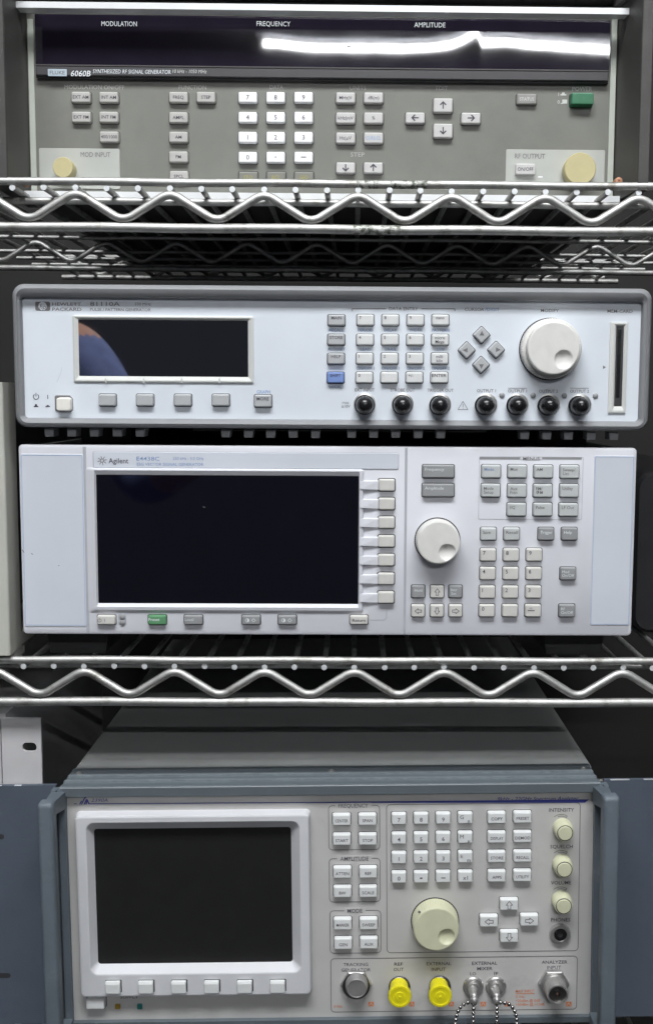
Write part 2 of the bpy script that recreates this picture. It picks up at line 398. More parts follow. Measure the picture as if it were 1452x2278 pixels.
# ================================================================== wire shelves
PITCHW = 21.0
XPC = U(550, 553, 245)[0]; XPB = U(223, 628, 500)[0]-31.5
def wire_shelf(zw, x0, lo, hi, label, chips=False):
    xc = (XPC-x0) % 63; xb = (XPB-x0) % 63
    """zw: height of the cross wires, x0: x of wire 0"""
    root = empty('wire_shelf', -20, 265, H+zw-26)
    tag(root, label, 'wire shelf', 'chrome wire shelves of the rack')
    def L(x, y, z): return (x+20, y-265, z-zw+26)
    XL, XR = -330, 300
    def rail(y, z, r, name):
        b = MB(); n = 24
        b.tube([L(XL+(XR-XL)*i/n, y, z+.25*math.sin(i*1.3)) for i in range(n+1)], r, 14); return part(name, b, 'chrome', root)
    rail(0, zw+4.3, 2.75, 'top_rail'); rail(0, zw-25.6, 3.2, 'lower_rail')
    def truss(y, ztop, r, phase=0, step=PITCHW*3, amp=15.6, name='truss_wire'):
        b = MB(); P = []; x = x0+step*(-2)+phase
        while x < XR:
            # a peak at x, a trough half a step on: straight slopes with rounded bends
            for u in (-.085, -.045, 0, .045, .085): P.append(L(x+u*step, y, ztop-amp*(.085 if abs(u) > .07 else .025 if abs(u) > .02 else 0)))
            for u in (.415, .455, .5, .545, .585): P.append(L(x+u*step, y, ztop-amp*(1-(.085 if abs(u-.5) > .07 else .025 if abs(u-.5) > .02 else 0))))
            x += step
        b.tube(P, r, 12); part(name, b, 'chrome', root)
    truss(-.5, zw-4.2, 2.9, 2*PITCHW)
    # middle and rear trusses and the stringers under the wires
    rail(245, zw-24, 2.6, 'lower_rail'); truss(245, zw-1.5, 2.2, xc)
    rail(500, zw+19, 2.75, 'top_rail'); rail(500, zw-3.6, 3.0, 'lower_rail'); truss(500, zw+15.5, 2.2, xb)
    rail(22, zw-4.6, 2.5, 'stringer')
    for yy in (150, 197, 285, 335, 385): rail(yy, zw-3.8, 1.8, 'stringer')
    if chips:                                   # plating worn off two stretches of the front rails
        for xa, xb, z, r in ((U(792, 405, 0)[0], U(842, 405, 0)[0], zw+4.3, 2.82), (U(868, 406, 0)[0], U(950, 406, 0)[0], zw+4.3, 2.80), (U(785, 505, 0)[0], U(890, 505, 0)[0], zw-25.6, 3.27)):
            b = MB(); b.tube([L(xa+(xb-xa)*i/6, 0, z+.25*math.sin((xa+(xb-xa)*i/6-XL)/(XR-XL)*24*1.3)) for i in range(7)], r, 14); part('worn_patch', b, 'worn_rail', root)
    me = None
    for i in range(lo, hi):
        if me is None:
            b = MB(); b.tube([(0, -1.5, 0), (0, 502, 0)], 2.05, 10, 0, capm=1); me = b.mesh('cross_wire', ['chrome', 'chrome_end'])
        link('cross_wire', me, root, L(x0+i*PITCHW+random.uniform(-.25, .25), random.uniform(-.5, .5), zw+random.uniform(-.25, .25)))
    return root
wire_shelf(140.3, -228.6, -4, 25, 'upper chrome wire shelf holding the dark grey instrument with white number keys', True)
wire_shelf(-186.6, -229.4, -4, 25, 'middle chrome wire shelf beneath the two stacked white instruments')
wire_shelf(-470, -229.4, -4, 25, 'lowest wire shelf, mostly hidden beneath the blue-grey framed analyser at the bottom')

# ================================================================== top instrument: dark grey, white number keys
ZT = H+142.6
A = Instrument('signal_generator', 46, -22, ZT)
tag(A.root, 'grey signal generator with white number keys and dark reflective display window on the upper shelf', 'signal generator')
x0, x1 = A.p(64, 220)[0], A.p(1368, 220)[0]
ztop = A.p(700, 22)[1]
b = MB(); b.box(x0, x1, 0, 3, 1, ztop); part('front_panel', b, 'fluke_panel', A.root)
b = MB(); b.box(x0-5, x1+5, 3.2, 420, 1.2, ztop+6); part('case', b, 'fluke_case', A.root)
def side(P): b = MB(); b.prism_z(P, -.5, ztop+7); return part('side_frame', b, 'fluke_side', A.root)
Y0 = -48
xl0, xl1 = A.p(-30, 200, Y0)[0], A.p(13, 200, Y0)[0]
side([(xl0, Y0), (xl1-.6, Y0), (xl1, Y0+1.2), (x0-.1, 2), (x0-.1, 40), (xl0, 40)])
b = MB(); b.box(xl1-2.2, xl1-.9, Y0-.9, Y0-.02, -.5, ztop+7); part('edge_strip', b, 'fluke_trim', A.root) if False else None
xr0, xr1 = A.p(1423, 200, Y0)[0], A.p(1447, 200, Y0)[0]
side([(xr0, Y0+1.2), (xr0+.6, Y0), (xr1, Y0), (xr1, 40), (x1+.1, 40), (x1+.1, 2)])
b = MB(); b.box(xl0, xr1, -11, 40, ztop+7.2, ztop+12); part('top_cover', b, 'fluke_case', A.root)
def trim(yl, ya, yb, name, thick=10):
    xa = x0-1.5*(-yl)/20; xb = x1+2.4*(-yl)/20
    zt, zb2 = A.p(700, ya, yl)[1], A.p(700, yb, yl)[1]; b = MB()
    b.prism_y([(xa, zb2), (xb, zb2), (xb, zt), (xa, zt)], yl, yl+thick); return part(name, b, 'trim_white', A.root)
trim(-22, 10, 24, 'top_trim'); trim(-14, 430, 448, 'bottom_trim')
for xx in (66, 1355):
    b = MB(); q = A.rect(xx, 42, xx+12, 420, -1); b.box(q[0], q[1], -1, -.02, 1, q[3]); part('edge_trim', b, 'fluke_trim', A.root)
# corner brackets
for sx, xa in ((1, xl1+.2), (-1, xr0-.2)):
    b = MB(); zt = ztop+7; e = 11*sx
    b.prism_z([(xa, Y0+2), (xa+e*.25, Y0+6), (xa+e*.85, -4), (xa+e*.5, -2)] if sx > 0 else [(xa+e*.5, -2), (xa+e*.85, -4), (xa+e*.25, Y0+6), (xa, Y0+2)], zt-5, zt-.1)
    part('corner_bracket', b, 'fluke_case', A.root)
for px in (1376, 50):
    b = MB(); k = .32; X, Z = A.p(px, 402, -40); b.lathe([(2.6, -30), (2.6, -39), (2.1, -39.6), (.9, -39.7), (.85, -38.8)], 20, 0, X, Z)
    part('screw', b, 'copper', A.root)
# display window: thin film bowed in and out
b = MB(); nx, nz = 260, 10
xw0, xw1, zw0, zw1 = A.rect(79, 38, 1356, 151, -3)
def bow(px):
    pts = [(79, 0), (400, 4), (585, 5), (700, 13), (900, 13), (960, 10), (1000, 5), (1030, -6), (1061, -24), (1066, 0), (1120, -2), (1200, 4), (1300, 8), (1356, 12)]
    for (a, ya), (c, yc) in zip(pts, pts[1:]):
        if a <= px <= c:
            t = (px-a)/(c-a); t = t*t*(3-2*t) if c-a > 60 or c-a < 10 else t; return ya+(yc-ya)*t
    return 0
for j in range(nz+1):
    for i in range(nx+1):
        px = 79+(1356-79)*i/nx; s_ = BOWK*bow(px) if (BOWK := (-.00024)) else 0
        t = j/nz-.5; b.v.append((xw0+(xw1-xw0)*i/nx, -3-s_*(zw1-zw0)*t, zw0+(zw1-zw0)*j/nz))
for j in range(nz):
    for i in range(nx):
        a = j*(nx+1)+i; b.f.append((a, a+1, a+nx+2, a+nx+1)); b.m.append(0); b.sm.append(True)
part('display_window', b, 'film', A.root, fix=False)
b = MB(); b.box(xw0, xw1, -2.4, -.05, zw0, zw1); part('window_backing', b, 'gap_dark', A.root)
plate(A, 80, 149, 1354, 153, -4.0, -.1, 'fluke_case', 'window_lip', .3)
plate(A, 80, 153.5, 1353, 174, -5.2, -.1, 'strip_dark', 'name_strip', .5, .6)
plate(A, 81, 174.5, 1352, 180, -3.4, -.1, 'gap_dark', 'lower_lip', .3)  # dark plate painted in as the shadow below the name strip
plate(A, 107, 153.5, 149, 169.5, -5.5, -5.2, 'badge', 'brand_badge', .3, .1)
A.text('FLUKE', 128, 161, 8, 'ink_grey', -5.65, wpx=33, bold=.018)
A.text('6060B', 180, 163, 13, 'ink_white', -5.4, wpx=44, bold=.018, shear=.2)
A.text('SYNTHESIZED RF SIGNAL GENERATOR', 293.5, 159, 9, 'ink_white', -5.4, wpx=173, bold=.0, shear=.15)
A.text('10 kHz - 1050 MHz', 422, 158.5, 8, 'ink_pale', -5.4, wpx=76, shear=.15)
for t, x, y, wd in (('MODULATION', 265.5, 52.5, 79), ('FREQUENCY', 608.5, 52.5, 75), ('AMPLITUDE', 955.5, 55, 69)):
    A.text(t, x, y, 11, 'ink_white', -3.6, wpx=wd)
A.text('MHz', 784, 103, 8, 'ink_grey', -3.6, wpx=26, bold=.018)
for t, x, y, wd, ink in (('MODULATION ON/OFF', 210.5, 193.5, 133, 'ink_faint'), ('FUNCTION', 428.5, 194, 61, 'ink_faint'), ('DATA', 615, 193.5, 30, 'ink_faint'),
                    ('UNITS', 796, 195, 36, 'ink_faint'), ('EDIT', 982.5, 196, 26, 'ink_faint'), ('POWER', 1294, 197.5, 44, 'ink_pale'), ('STEP', 795, 343.5, 31, 'ink_faint')):
    A.text(t, x, y, 9.5, ink, -.15, wpx=wd)
for yy in (393,): pass
plate(A, 88, 330, 267, 420, -.5, -.02, 'fluke_plate', 'input_plate', 1.0, .2)
plate(A, 1124, 333, 1344, 420, -.5, -.02, 'fluke_plate', 'output_plate', 1.0, .2)
A.text('MOD INPUT', 213, 343.5, 11, 'ink_grey', -.65, wpx=66)
A.text('RF OUTPUT', 1178, 347, 11, 'ink_grey', -.65, wpx=67)
for t, x, y in (('EXT AM', 180, 215.5), ('INT AM', 242, 216), ('EXT FM', 181, 260), ('INT FM', 242, 260), ('400/1000', 243, 304), ('FREQ', 397, 216), ('STEP', 458, 216),
                ('AMPL', 397, 261), ('AM', 397, 304.5), ('FM', 397, 348.5), ('SPCL', 398, 392)):
    A.key(x, y, 41, 23, 'key_grey', 3.5, t, 'ink_dark', 7.5, wmax=None if len(t) < 7 else 36, bold=.012)
for i, t in enumerate('789456123'): A.key(551+62*(i % 3), 216+44.5*(i//3), 41, 23, 'key_white', 3.5, t, 'ink_dark', 10.5, bold=0, label='white number key')
for i, t in enumerate(('0', '.', '-')): A.key(551+62*i, 349.5, 41, 23, 'key_white', 3.5, '0' if t == '0' else None, 'ink_dark', 10.5, bold=0,
        sym=None if t == '0' else (lambda b, k, y, t=t: b.stroke([(-k*(1 if t == '.' else 5), 0), (k*(1 if t == '.' else 5), 0)], 1.9*k, y)), label='white number key')
for i, t in enumerate(('STO', 'RCL', 'SEQ')): A.key(552+62*i, 394, 42, 23, 'key_panel', 2.2, t, 'ink_yellow', 8, label='dark key with yellow lettering')
for t, x, y, ink in (('MHz|V', 768.5, 217, 'ink_dark'), ('dB(m)', 830.5, 217, 'ink_dark'), ('kHz|mV', 768.5, 262, 'ink_dark'), ('%', 830.5, 262, 'ink_dark'), ('Hz|\u00b5V', 768.5, 306.5, 'ink_dark'), ('CLR|LCL', 830.5, 306.5, 'ink_paleblue')):
    A.key(x, y, 42, 23, 'key_light', 3.5, t, ink, 7.5, bold=.005, wmax=34 if len(t) > 5 else None)
A.key(768.5, 373, 42, 23, 'key_light', 3.5, sym=line_arrow(0, -1), ink='ink_dark'); A.key(830, 373, 42, 23, 'key_light', 3.5, sym=line_arrow(0, 1), ink='ink_dark')
A.key(985, 234, 42, 30, 'key_light', 3.8, sym=line_arrow(0, 1), ink='ink_dark'); A.key(985, 290.5, 42, 30, 'key_light', 3.8, sym=line_arrow(0, -1), ink='ink_dark')
A.key(923, 262, 42, 23, 'key_light', 3.8, sym=line_arrow(-1, 0), ink='ink_dark'); A.key(1047, 262.5, 42, 23, 'key_light', 3.8, sym=line_arrow(1, 0), ink='ink_dark')
A.key(1171, 220, 43, 22, 'key_dull', 3.2, 'STATUS', 'ink_pale', 7.5, wmax=32, label='dull grey status key')
A.key(1295, 219, 49, 25, 'key_green', 6.5, label='green power switch', gapm='gap_dark')
A.key(1168, 376, 43, 24, 'key_light', 3.5, 'ON/OFF', 'ink_dark', 8, wmax=35)
b = MB(); y = -.16
for (px, py, wd, ht) in ((1252, 211, 13, 3), (1252, 207.5, 6, 4), (1255, 226, 11, 9), (1249, 230, 6, 2)):
    q = A.rect(px-wd/2, py-ht/2, px+wd/2, py+ht/2, y); b.poly([(q[0], q[2]), (q[1], q[2]), (q[1], q[3]), (q[0], q[3])], y-.01*py/200); y -= .01
part('switch_symbol', b, 'ink_pale', A.root, fix=False)
A.text('1', 1241.5, 209.5, 8, 'ink_pale'); A.text('0', 1241.5, 226.5, 8, 'ink_pale')
bar(A, 1196, 392, 1206, 395, 'key_white', -.7)

def cap_thing(inst, px, py, r, yfront, prof, m, label, group, name='dust_cap', cat='dust cap'):
    """a cap pushed over a connector, a thing of its own; prof = list of (radius factor, y from the panel)"""
    X, Z = U(px, py, inst.yf+yfront); k = (740+inst.yf+yfront)/F*1.0
    root = empty(name, X, inst.yf, Z-r*k); tag(root, label, cat, group)
    b = MB(); tt = .035 if m == 'yellow' else 0; b.lathe([(f*r*k, y) for f, y in prof], 44, 0, 0, r*k, teeth=tt); part('cap_shell', b, m, root)
    return root, k
for px, py, r, where in ((140, 372, 22, 'small tan round cap beside the MOD INPUT lettering'), (1290, 375, 34.5, 'large tan round cap beside the RF OUTPUT lettering')):
    b = MB(); X, Z = A.p(px, py); b.lathe([(r*.31*.5, -.5), (r*.31*.5, -7)], 24, 0, X, Z); part('connector', b, 'steel', A.root)
    cap_thing(A, px, py, r, -12, [(.96, -.7), (1, -3), (1, -11.2), (.98, -11.7), (.95, -12), (.02, -12)], 'tan_cap', where, 'tan connector caps')

# ================================================================== second instrument: grey rubber bumper, big dial
ZB = H-20.4
B = Instrument('signal_generator', 0, -13.5, ZB)
tag(B.root, 'white pulse generator with grey rubber bumper, big dial and seven black capped outputs', 'pulse generator')
ol, orr = -230.2+13.5, 202.4+13.5
it = B.rect(54, 668, 1421, 933, 0)
zt, zbm = H+77.3-ZB, 0
b = MB()
b.loft([(ol+1, orr-1, 2, zt-2, 9, 28), (ol, orr, .6, zt-.5, 8, 2), (ol+.4, orr-.4, .8, zt-.9, 8, -3.5), (ol+2, orr-2, 2, zt-2.4, 7, -6.2), (ol+4, orr-4, 3.6, zt-4, 6, -7),
        (it[0]-3.0, it[1]+3.0, it[2]-2, it[3]+3, 4, -6.4), (it[0]-.8, it[1]+.8, it[2]-.8, it[3]+.8, 3, -4.5), (it[0], it[1], it[2], it[3], 2.5, .5)], cap1=False, smooth=True, n=8)
part('rubber_bumper', b, 'hp_bumper', B.root)
b = MB(); b.loft([(it[0]-.2, it[1]+.2, it[2]-.2, it[3]+.2, 2.5, 4), (it[0]-.2, it[1]+.2, it[2]-.2, it[3]+.2, 2.5, 0)]); part('front_panel', b, 'hp_panel', B.root)
b = MB(); b.box(ol+5, orr-5, 28, 400, 3, zt-3); part('case', b, 'hp_bumper', B.root)
me = None
for px, py in [(111, 963), (161, 963), (211, 963), (262, 963), (313, 963.5), (503, 965), (553, 965.5), (602, 966), (652, 966), (702, 966.5), (782, 966), (831, 966), (880, 966), (930, 966.5), (980, 967),
               (1166, 969), (1215, 969.5), (1263, 970), (1314, 970.5), (1364, 971)]:
    X, Z = B.p(px, py, 3)
    if me is None:
        b = MB(); b.prism_y([(-2.9, -2.4), (2.6, -2.4), (3.2, 3.0), (-3.2, 3.0)], 2, 16); me = b.mesh('foot_tab', ['hp_bumper'])
    link('foot_tab', me, B.root, (X, 0, Z))
for xx in (-165, 165):
    for y0 in (40, 300):
        b = MB(); b.box(xx-18, xx+18, y0, y0+40, -11, 4.0); part('foot', b, 'foot_black', B.root)
# logo
plate(B, 79, 671, 112, 691, -.25, -.02, 'ink_grey', 'brand_logo', 1, .05)
b = MB(); X, Z = B.p(95.5, 681); k = B.k(95, 681); b.poly([(X+9.3*k*math.cos(a*math.pi/16), Z+9.3*k*math.sin(a*math.pi/16)) for a in range(32)], -.33); part('logo_disc', b, 'hp_panel', B.root, fix=False)
B.text('hp', 95.5, 682, 11, 'ink_grey', -.45, shear=.3, bold=.01)
B.text('HEWLETT', 117, 676, 7.5, 'ink_grey', wpx=64, al='L', bold=.01); B.text('PACKARD', 117, 687.5, 7.5, 'ink_grey', wpx=65, al='L', bold=.01)
B.text('81110A', 201, 675.5, 9.5, 'ink_grey', wpx=66, al='L', bold=.018); B.text('330 MHz', 300, 676, 6.5, 'ink_grey', wpx=36, al='L')
B.text('PULSE / PATTERN GENERATOR', 201, 688, 6.5, 'ink_grey', wpx=135, al='L', bold=.01)
# screen
fo = B.rect(163, 702, 564, 851, -1.2); fi = B.rect(176, 712, 552, 837.5, 0)
b = MB(); b.loft([fo+(1.2, -.02), fo+(1.2, -.9), (fo[0]+.9, fo[1]-.9, fo[2]+.9, fo[3]-.9, .8, -1.3), (fo[0]+1.6, fo[1]-1.6, fo[2]+1.6, fo[3]-1.6, .6, -1.2), fi+(.4, -.15)], cap1=False, n=3)
sf = part('screen_frame', b, 'hp_frame', B.root)
b = MB(); b.loft([fi+(.3, -.02), fi+(.3, -.2)], n=2); part('screen', b, 'glass_black', B.root)
for px in (235.5, 320, 404, 488): plate(B, px-1.8, 841, px+1.8, 853, -1.75, -.1, 'hp_frame', 'key_tick', .3, .2)
for px in (238, 321.5, 406, 490.5): B.key(px, 890, 37, 25, 'hp_key', 3.4, label='blank grey soft key')
B.key(584.5, 892, 37, 26, 'hp_key', 3.4, 'MORE', 'ink_dark', 7.5, ty=-5, bold=.012); B.text('GRAPH', 586, 871.5, 7.5, 'ink_blue', wpx=30, bold=.01)
plate(B, 122.5, 879.5, 158.5, 915, -.6, -.02, 'ink_grey', 'switch_surround', 1.2, .2)
B.key(141, 899.5, 31, 29, 'ivory', 5.2, label='ivory square power button', r=1.6, gapm='ink_dark')
b = MB(); X, Z = B.p(81, 882.5); k = B.k(81, 882)
b.stroke([(X+p*k, Z+q*k) for p, q in arc(0, 0, 6, 125, 415)], 1.6*k, -.15); b.stroke([(X, Z+8*k), (X, Z+1*k)], 1.6*k, -.17)
X2, Z2 = B.p(107, 883); b.stroke([(X2, Z2-4*k), (X2, Z2+4*k)], 1.8*k, -.15)
for px, hh in ((81, 4), (107, 2)):
    X, Z = B.p(px, 904); b.poly([(X-5*k, Z-1.4*k), (X+5*k, Z-1.4*k), (X+5*k, Z+1*k), (X-5*k, Z+1*k)], -.15); b.poly([(X-2.5*k, Z+1*k), (X+2.5*k, Z+1*k), (X+2*k, Z+(1+hh)*k), (X-2*k, Z+(1+hh)*k)], -.17)
part('switch_symbol', b, 'ink_dark', B.root, fix=False)
b = MB(); b.stroke([B.p(139, 817), B.p(136, 830), B.p(127, 850)], .22, -.12); part('scratch', b, 'scratch_grey', B.root, fix=False)
# keys
rows = (711.5, 755.5, 797.5, 840)
for (t, x, y, m) in (('MAIN', 748, 712, 'hp_key'), ('STORE', 747.5, 755.5, 'hp_key'), ('HELP', 747, 798, 'hp_key'), ('SHIFT', 746, 840, 'hp_blue')):
    B.key(x, y, 36.5, 23, m, 3.2, t, 'ink_dark', 7, ty=-5, bold=.012, al='C', label='blue shift key' if m == 'hp_blue' else None)
cols = (812.5, 868, 924, 979.5)
G = [('7', '8', '9', 'nano'), ('4', '5', '6', 'micro\nMega'), ('1', '2', '3', 'milli\nkilo'), ('0', '.', '+/-', 'ENTER')]
for i, r_ in enumerate(G):
    for j, t in enumerate(r_):
        one = j < 3 and len(t) < 3
        B.key(cols[j]-.8*i, rows[i], 36.5, 23, 'hp_keylight', 3.2, t, 'ink_dark', 7, tx=-13.5 if j < 3 else -1, ty=(0 if '\n' in t else -5), bold=.01, al='L' if one or t == '+/-' else 'C', wmax=32 if t == 'ENTER' else None, lead=1.25)
for y, L in ((734, ('RECALL', 'PERIOD', 'DELAY', 'WIDTH', 'PATTERN')), (776.5, ('AUTOSET', 'LEAD', 'TRAIL', 'HIGH', 'LOW')), (819, (None, 'ON/OFF 1', 'ON/OFF 1', 'ON/OFF 2', 'ON/OFF 2'))):
    for x, t in zip((748,)+cols, L):
        if t: B.text(t, x, y, 6.5, 'ink_blue', wpx=min(40, 5.6*len(t)), bold=.015)
B.text('LOCAL', 746, 860, 6.5, 'ink_blue', wpx=28, bold=.015)
B.text('DATA ENTRY', 897, 686.5, 7, 'ink_grey', wpx=64, bold=.012)
for s_, xa, xb in ((-1, 783, 858), (1, 937, 1011)):
    b = MB(); P = [B.p(xa if s_ < 0 else xb, 692), B.p(xa if s_ < 0 else xb, 687), B.p(xb if s_ < 0 else xa, 687)]; b.stroke(P, .5, -.15); part('bracket_line', b, 'ink_grey', B.root, fix=False)
B.text('CURSOR', 1033, 688, 7, 'ink_grey', wpx=43, al='L', bold=.012); B.text('/DIGIT', 1078, 688, 7, 'ink_blue', wpx=32, al='L', bold=.012)
B.text('MODIFY', 1222, 690.5, 7, 'ink_grey', wpx=40, bold=.012); B.text('MEM-CARD', 1378, 692, 7, 'ink_grey', wpx=56, bold=.012)
k = B.k(1070, 778)
for px, py, d in ((1071, 745, (0, 1)), (1038, 779, (-1, 0)), (1103.5, 778, (1, 0)), (1070, 811.5, (0, -1))):
    o = B.key(px, py, 26, 26, 'hp_key', 3.0, label='diamond shaped cursor key', r=.9); o.rotation_euler = (0, math.pi/4, 0)
    b = MB(); tri(d[0], d[1], 5.2)(b, k, -3.15); q = part('symbol', b, 'ink_grey', o, fix=False); q.rotation_euler = (0, -math.pi/4, 0); q.location = (0, 0, 0)
    v = Vector((d[0]*4*k*S, 0, d[1]*4*k*S)); q.location = Matrix.Rotation(-math.pi/4, 3, 'Y') @ v
knob(B, 1231, 774.5, 58.5, 15, ('knob_white', 'knob_white'), (1253, 799.5), 20.5, base=68)
# card slot
so = B.rect(1354, 716, 1393, 919, -1); si = B.rect(1367, 726, 1384, 904, 0)
b = MB(); b.loft([so+(.5, -.02), so+(.5, -1.0), (so[0]+1, so[1]-1, so[2]+1, so[3]-1, .4, -1.3), (si[0]-1.2, si[1]+1.2, si[2]-2.6, si[3]+1.2, .4, -1.2), si+(.3, -.15)], cap1=False, n=2); part('slot_frame', b, 'hp_frame', B.root)
b = MB(); b.loft([si+(.2, -.02), si+(.2, -.2)], n=2); part('card_slot', b, 'gap_dark', B.root)
b = MB(); q = B.rect(1371, 733, 1379, 884, -.5); b.box(q[0], q[1], -.5, -.22, q[2], q[3]); part('slot_flap', b, 'rubber_black', B.root)
b = MB(); X, Z = B.p(1343, 817); b.poly([(X-3*k, Z-4*k), (X+3.5*k, Z), (X-3*k, Z+4*k)], -.15); part('pointer_mark', b, 'ink_grey', B.root, fix=False)
for t, x, y, wd in (('EXT INPUT', 811, 867, 44), ('STROBE OUT', 895, 867.5, 54), ('TRIGGER OUT', 979, 868, 58), ('OUTPUT 1', 1081, 869, 42), ('OUTPUT 1', 1150, 869.5, 42), ('OUTPUT 2', 1219, 870, 42), ('OUTPUT 2', 1288, 870, 42)):
    B.text(t, x, y, 7, 'ink_grey', wpx=wd, bold=.012)
for x in (1150, 1288): bar(B, x-21, 863, x+21, 864.2, 'ink_grey', -.17)
B.text('max.', 769, 895, 6, 'ink_grey', wpx=16); B.text('\u00b110V', 769, 903.5, 6.5, 'ink_grey', wpx=19, bold=.01)
b = MB(); P = [B.p(1029, 893), B.p(1018, 911), B.p(1040, 911)]; b.stroke(P, .35, -.15, closed=True)
P = [B.p(1029, 899), B.p(1029, 905)]; b.stroke(P, .4, -.15); P = [B.p(1029, 907.5), B.p(1029, 908.5)]; b.stroke(P, .4, -.15); part('warning_triangle', b, 'ink_grey', B.root, fix=False)
for px, py in ((1115.5, 879), (1184.5, 879.5), (1254, 880), (1323, 880.5)):
    b = MB(); X, Z = B.p(px, py); b.lathe([(1.9, -.05), (1.9, -.5), (1.3, -1.0), (.02, -1.2)], 16, 0, X, Z); part('indicator_lamp', b, 'led_off', B.root)
for i, (px, py, t) in enumerate(((811, 898, 'EXT INPUT'), (895, 898, 'STROBE OUT'), (978.5, 899, 'TRIGGER OUT'), (1081, 899, 'leftmost OUTPUT'), (1152, 899, 'second OUTPUT'), (1222, 899.5, 'third OUTPUT'), (1291.5, 900, 'rightmost OUTPUT'))):
    X, Z = B.p(px-2 if i > 3 else px, py, 0); b = MB(); b.lathe([(7.4, -.05), (7.4, -.9), (6.2, -1.3), (5.8, -2.6), (4.6, -3.2)], 36, 0, X, Z); part('connector_ring', b, 'steel', B.root)
    cap_thing(B, px, py+3, 20, -12, [(1.08, -1.5), (1.12, -2.2), (1.12, -3.2), (1.0, -4.0), (.98, -7), (.99, -10), (.93, -12.5), (.78, -14.8), (.55, -16.4), (.28, -17.3), (.02, -17.5)], 'rubber_black',
              'glossy black dome cap below the %s lettering' % t, 'black connector caps')

# ================================================================== third instrument: big black screen
ZC = H-164.2
C = Instrument('signal_generator', 0, -16.5, ZC)
tag(C.root, 'white signal generator with big black screen and green preset key on the middle shelf', 'signal generator')
xl, xr, zt = -213.4, 212.8, 132.4
b = MB(); b.loft([(xl+1, xr-1, .6, zt-.6, 3, 22), (xl, xr, 0, zt, 3, 6), (xl, xr, 0, zt, 3, 1.6), (xl+.5, xr-.5, .5, zt-.5, 2.8, .5), (xl+1.8, xr-1.8, 1.8, zt-1.8, 2, 0)], smooth=True, n=6)
part('front_panel', b, 'ag_body', C.root)
b = MB(); b.box(xl+4, xr-4, 22, 430, 3, zt-1.2); part('case', b, 'hp_bumper', C.root)
for px in (165, 1282):
    X, _ = C.p(px, 1420, 20); b = MB(); b.prism_y([(X-20, -20.3), (X+20, -20.3), (X+23, 2.9), (X-23, 2.9)], 30, 90); part('foot', b, 'foot_black', C.root)
for px in (165, 1282):
    X, _ = C.p(px, 1420, 20); b = MB(); b.prism_y([(X-20, -20.3), (X+20, -20.3), (X+23, 2.9), (X-23, 2.9)], 340, 400); part('foot', b, 'foot_black', C.root)
plate(C, 50, 1010, 189, 1394, -.4, -.01, 'ag_panel', 'blank_panel', 1, .25); outline(C, 52.5, 1012.5, 187, 1391, .9, 'ink_paleblue', 3, -.48)
plate(C, 1316.5, 1014, 1405, 1391, -.4, -.01, 'ag_panel', 'blank_panel', 1, .25); outline(C, 1318, 1016, 1403, 1389, .9, 'ink_paleblue', 3, -.48)
bar(C, 191.5, 994, 193, 1409, 'line_shade', -.1, 'panel_seam'); bar(C, 900.5, 996, 901.8, 1410, 'line_shade', -.1, 'panel_seam')
# raised middle section with the screen opening
a = C.rect(203, 1046, 897, 1357, -1.4); q = C.rect(222, 1058, 796.5, 1342, 0)
s0 = C.rect(217, 1058, 797, 1342.5, 0)
b = MB()
a2 = C.rect(205, 1046, 806, 1356, -1.8)
b.loft([(a2[0]-4, a2[1]+.8, a2[2]-3, a2[3]+1.2, 2, -.02), (a2[0]+1.0, a2[1]-.2, a2[2]-.5, a2[3]+.4, 1.5, -1.7), (s0[0]-1.0, s0[1]+.5, s0[2]-2.4, s0[3]+3.4, .9, -2.0), (s0[0]-.3, s0[1]+.2, s0[2]-.6, s0[3]+.4, .5, -.6), (s0[0], s0[1], s0[2], s0[3], .5, -.05)], cap1=False, n=3, smooth=False)
part('screen_bezel', b, 'ag_body', C.root)
b = MB(); b.loft([s0+(.4, -.02), s0+(.4, -.12)], n=2); part('screen', b, 'glass_navy', C.root)
bar(C, 224, 1339.5, 797, 1341.5, 'gap_dark', -.2, 'screen_edge')
plate(C, 208, 1006.5, 886, 1042, -.5, -.01, 'ag_panel', 'name_plate', 1, .25); outline(C, 207, 1005.5, 887, 1043, .9, 'line_shade', 4, -.3)
b = MB(); X, Z = C.p(228, 1024.5); k = C.k(228, 1024)
for i in range(8):
    a_ = math.pi*i/4+.2; b.stroke([(X+4*k*math.cos(a_), Z+4*k*math.sin(a_)), (X+10*k*math.cos(a_), Z+10*k*math.sin(a_))], 1.5*k, -.62)
b.stroke([(X+u, Z+v) for u, v in arc(0, 0, 3.6*k, 0, 360, 14)], 1.3*k, -.64); part('brand_logo', b, 'ink_grey', C.root, fix=False)
C.text('Agilent', 242, 1024.5, 12, 'ink_dark', -.62, wpx=44, al='L', bold=.018)
C.text('E4438C', 304, 1020, 9, 'ink_blue', -.62, wpx=51, al='L', bold=.015); C.text('250 kHz - 3.0 GHz', 385, 1019.5, 7, 'ink_blue', -.62, wpx=68, al='L')
C.text('ESG VECTOR SIGNAL GENERATOR', 305, 1032.3, 6.5, 'ink_blue', -.62, wpx=148, al='L', bold=.012)
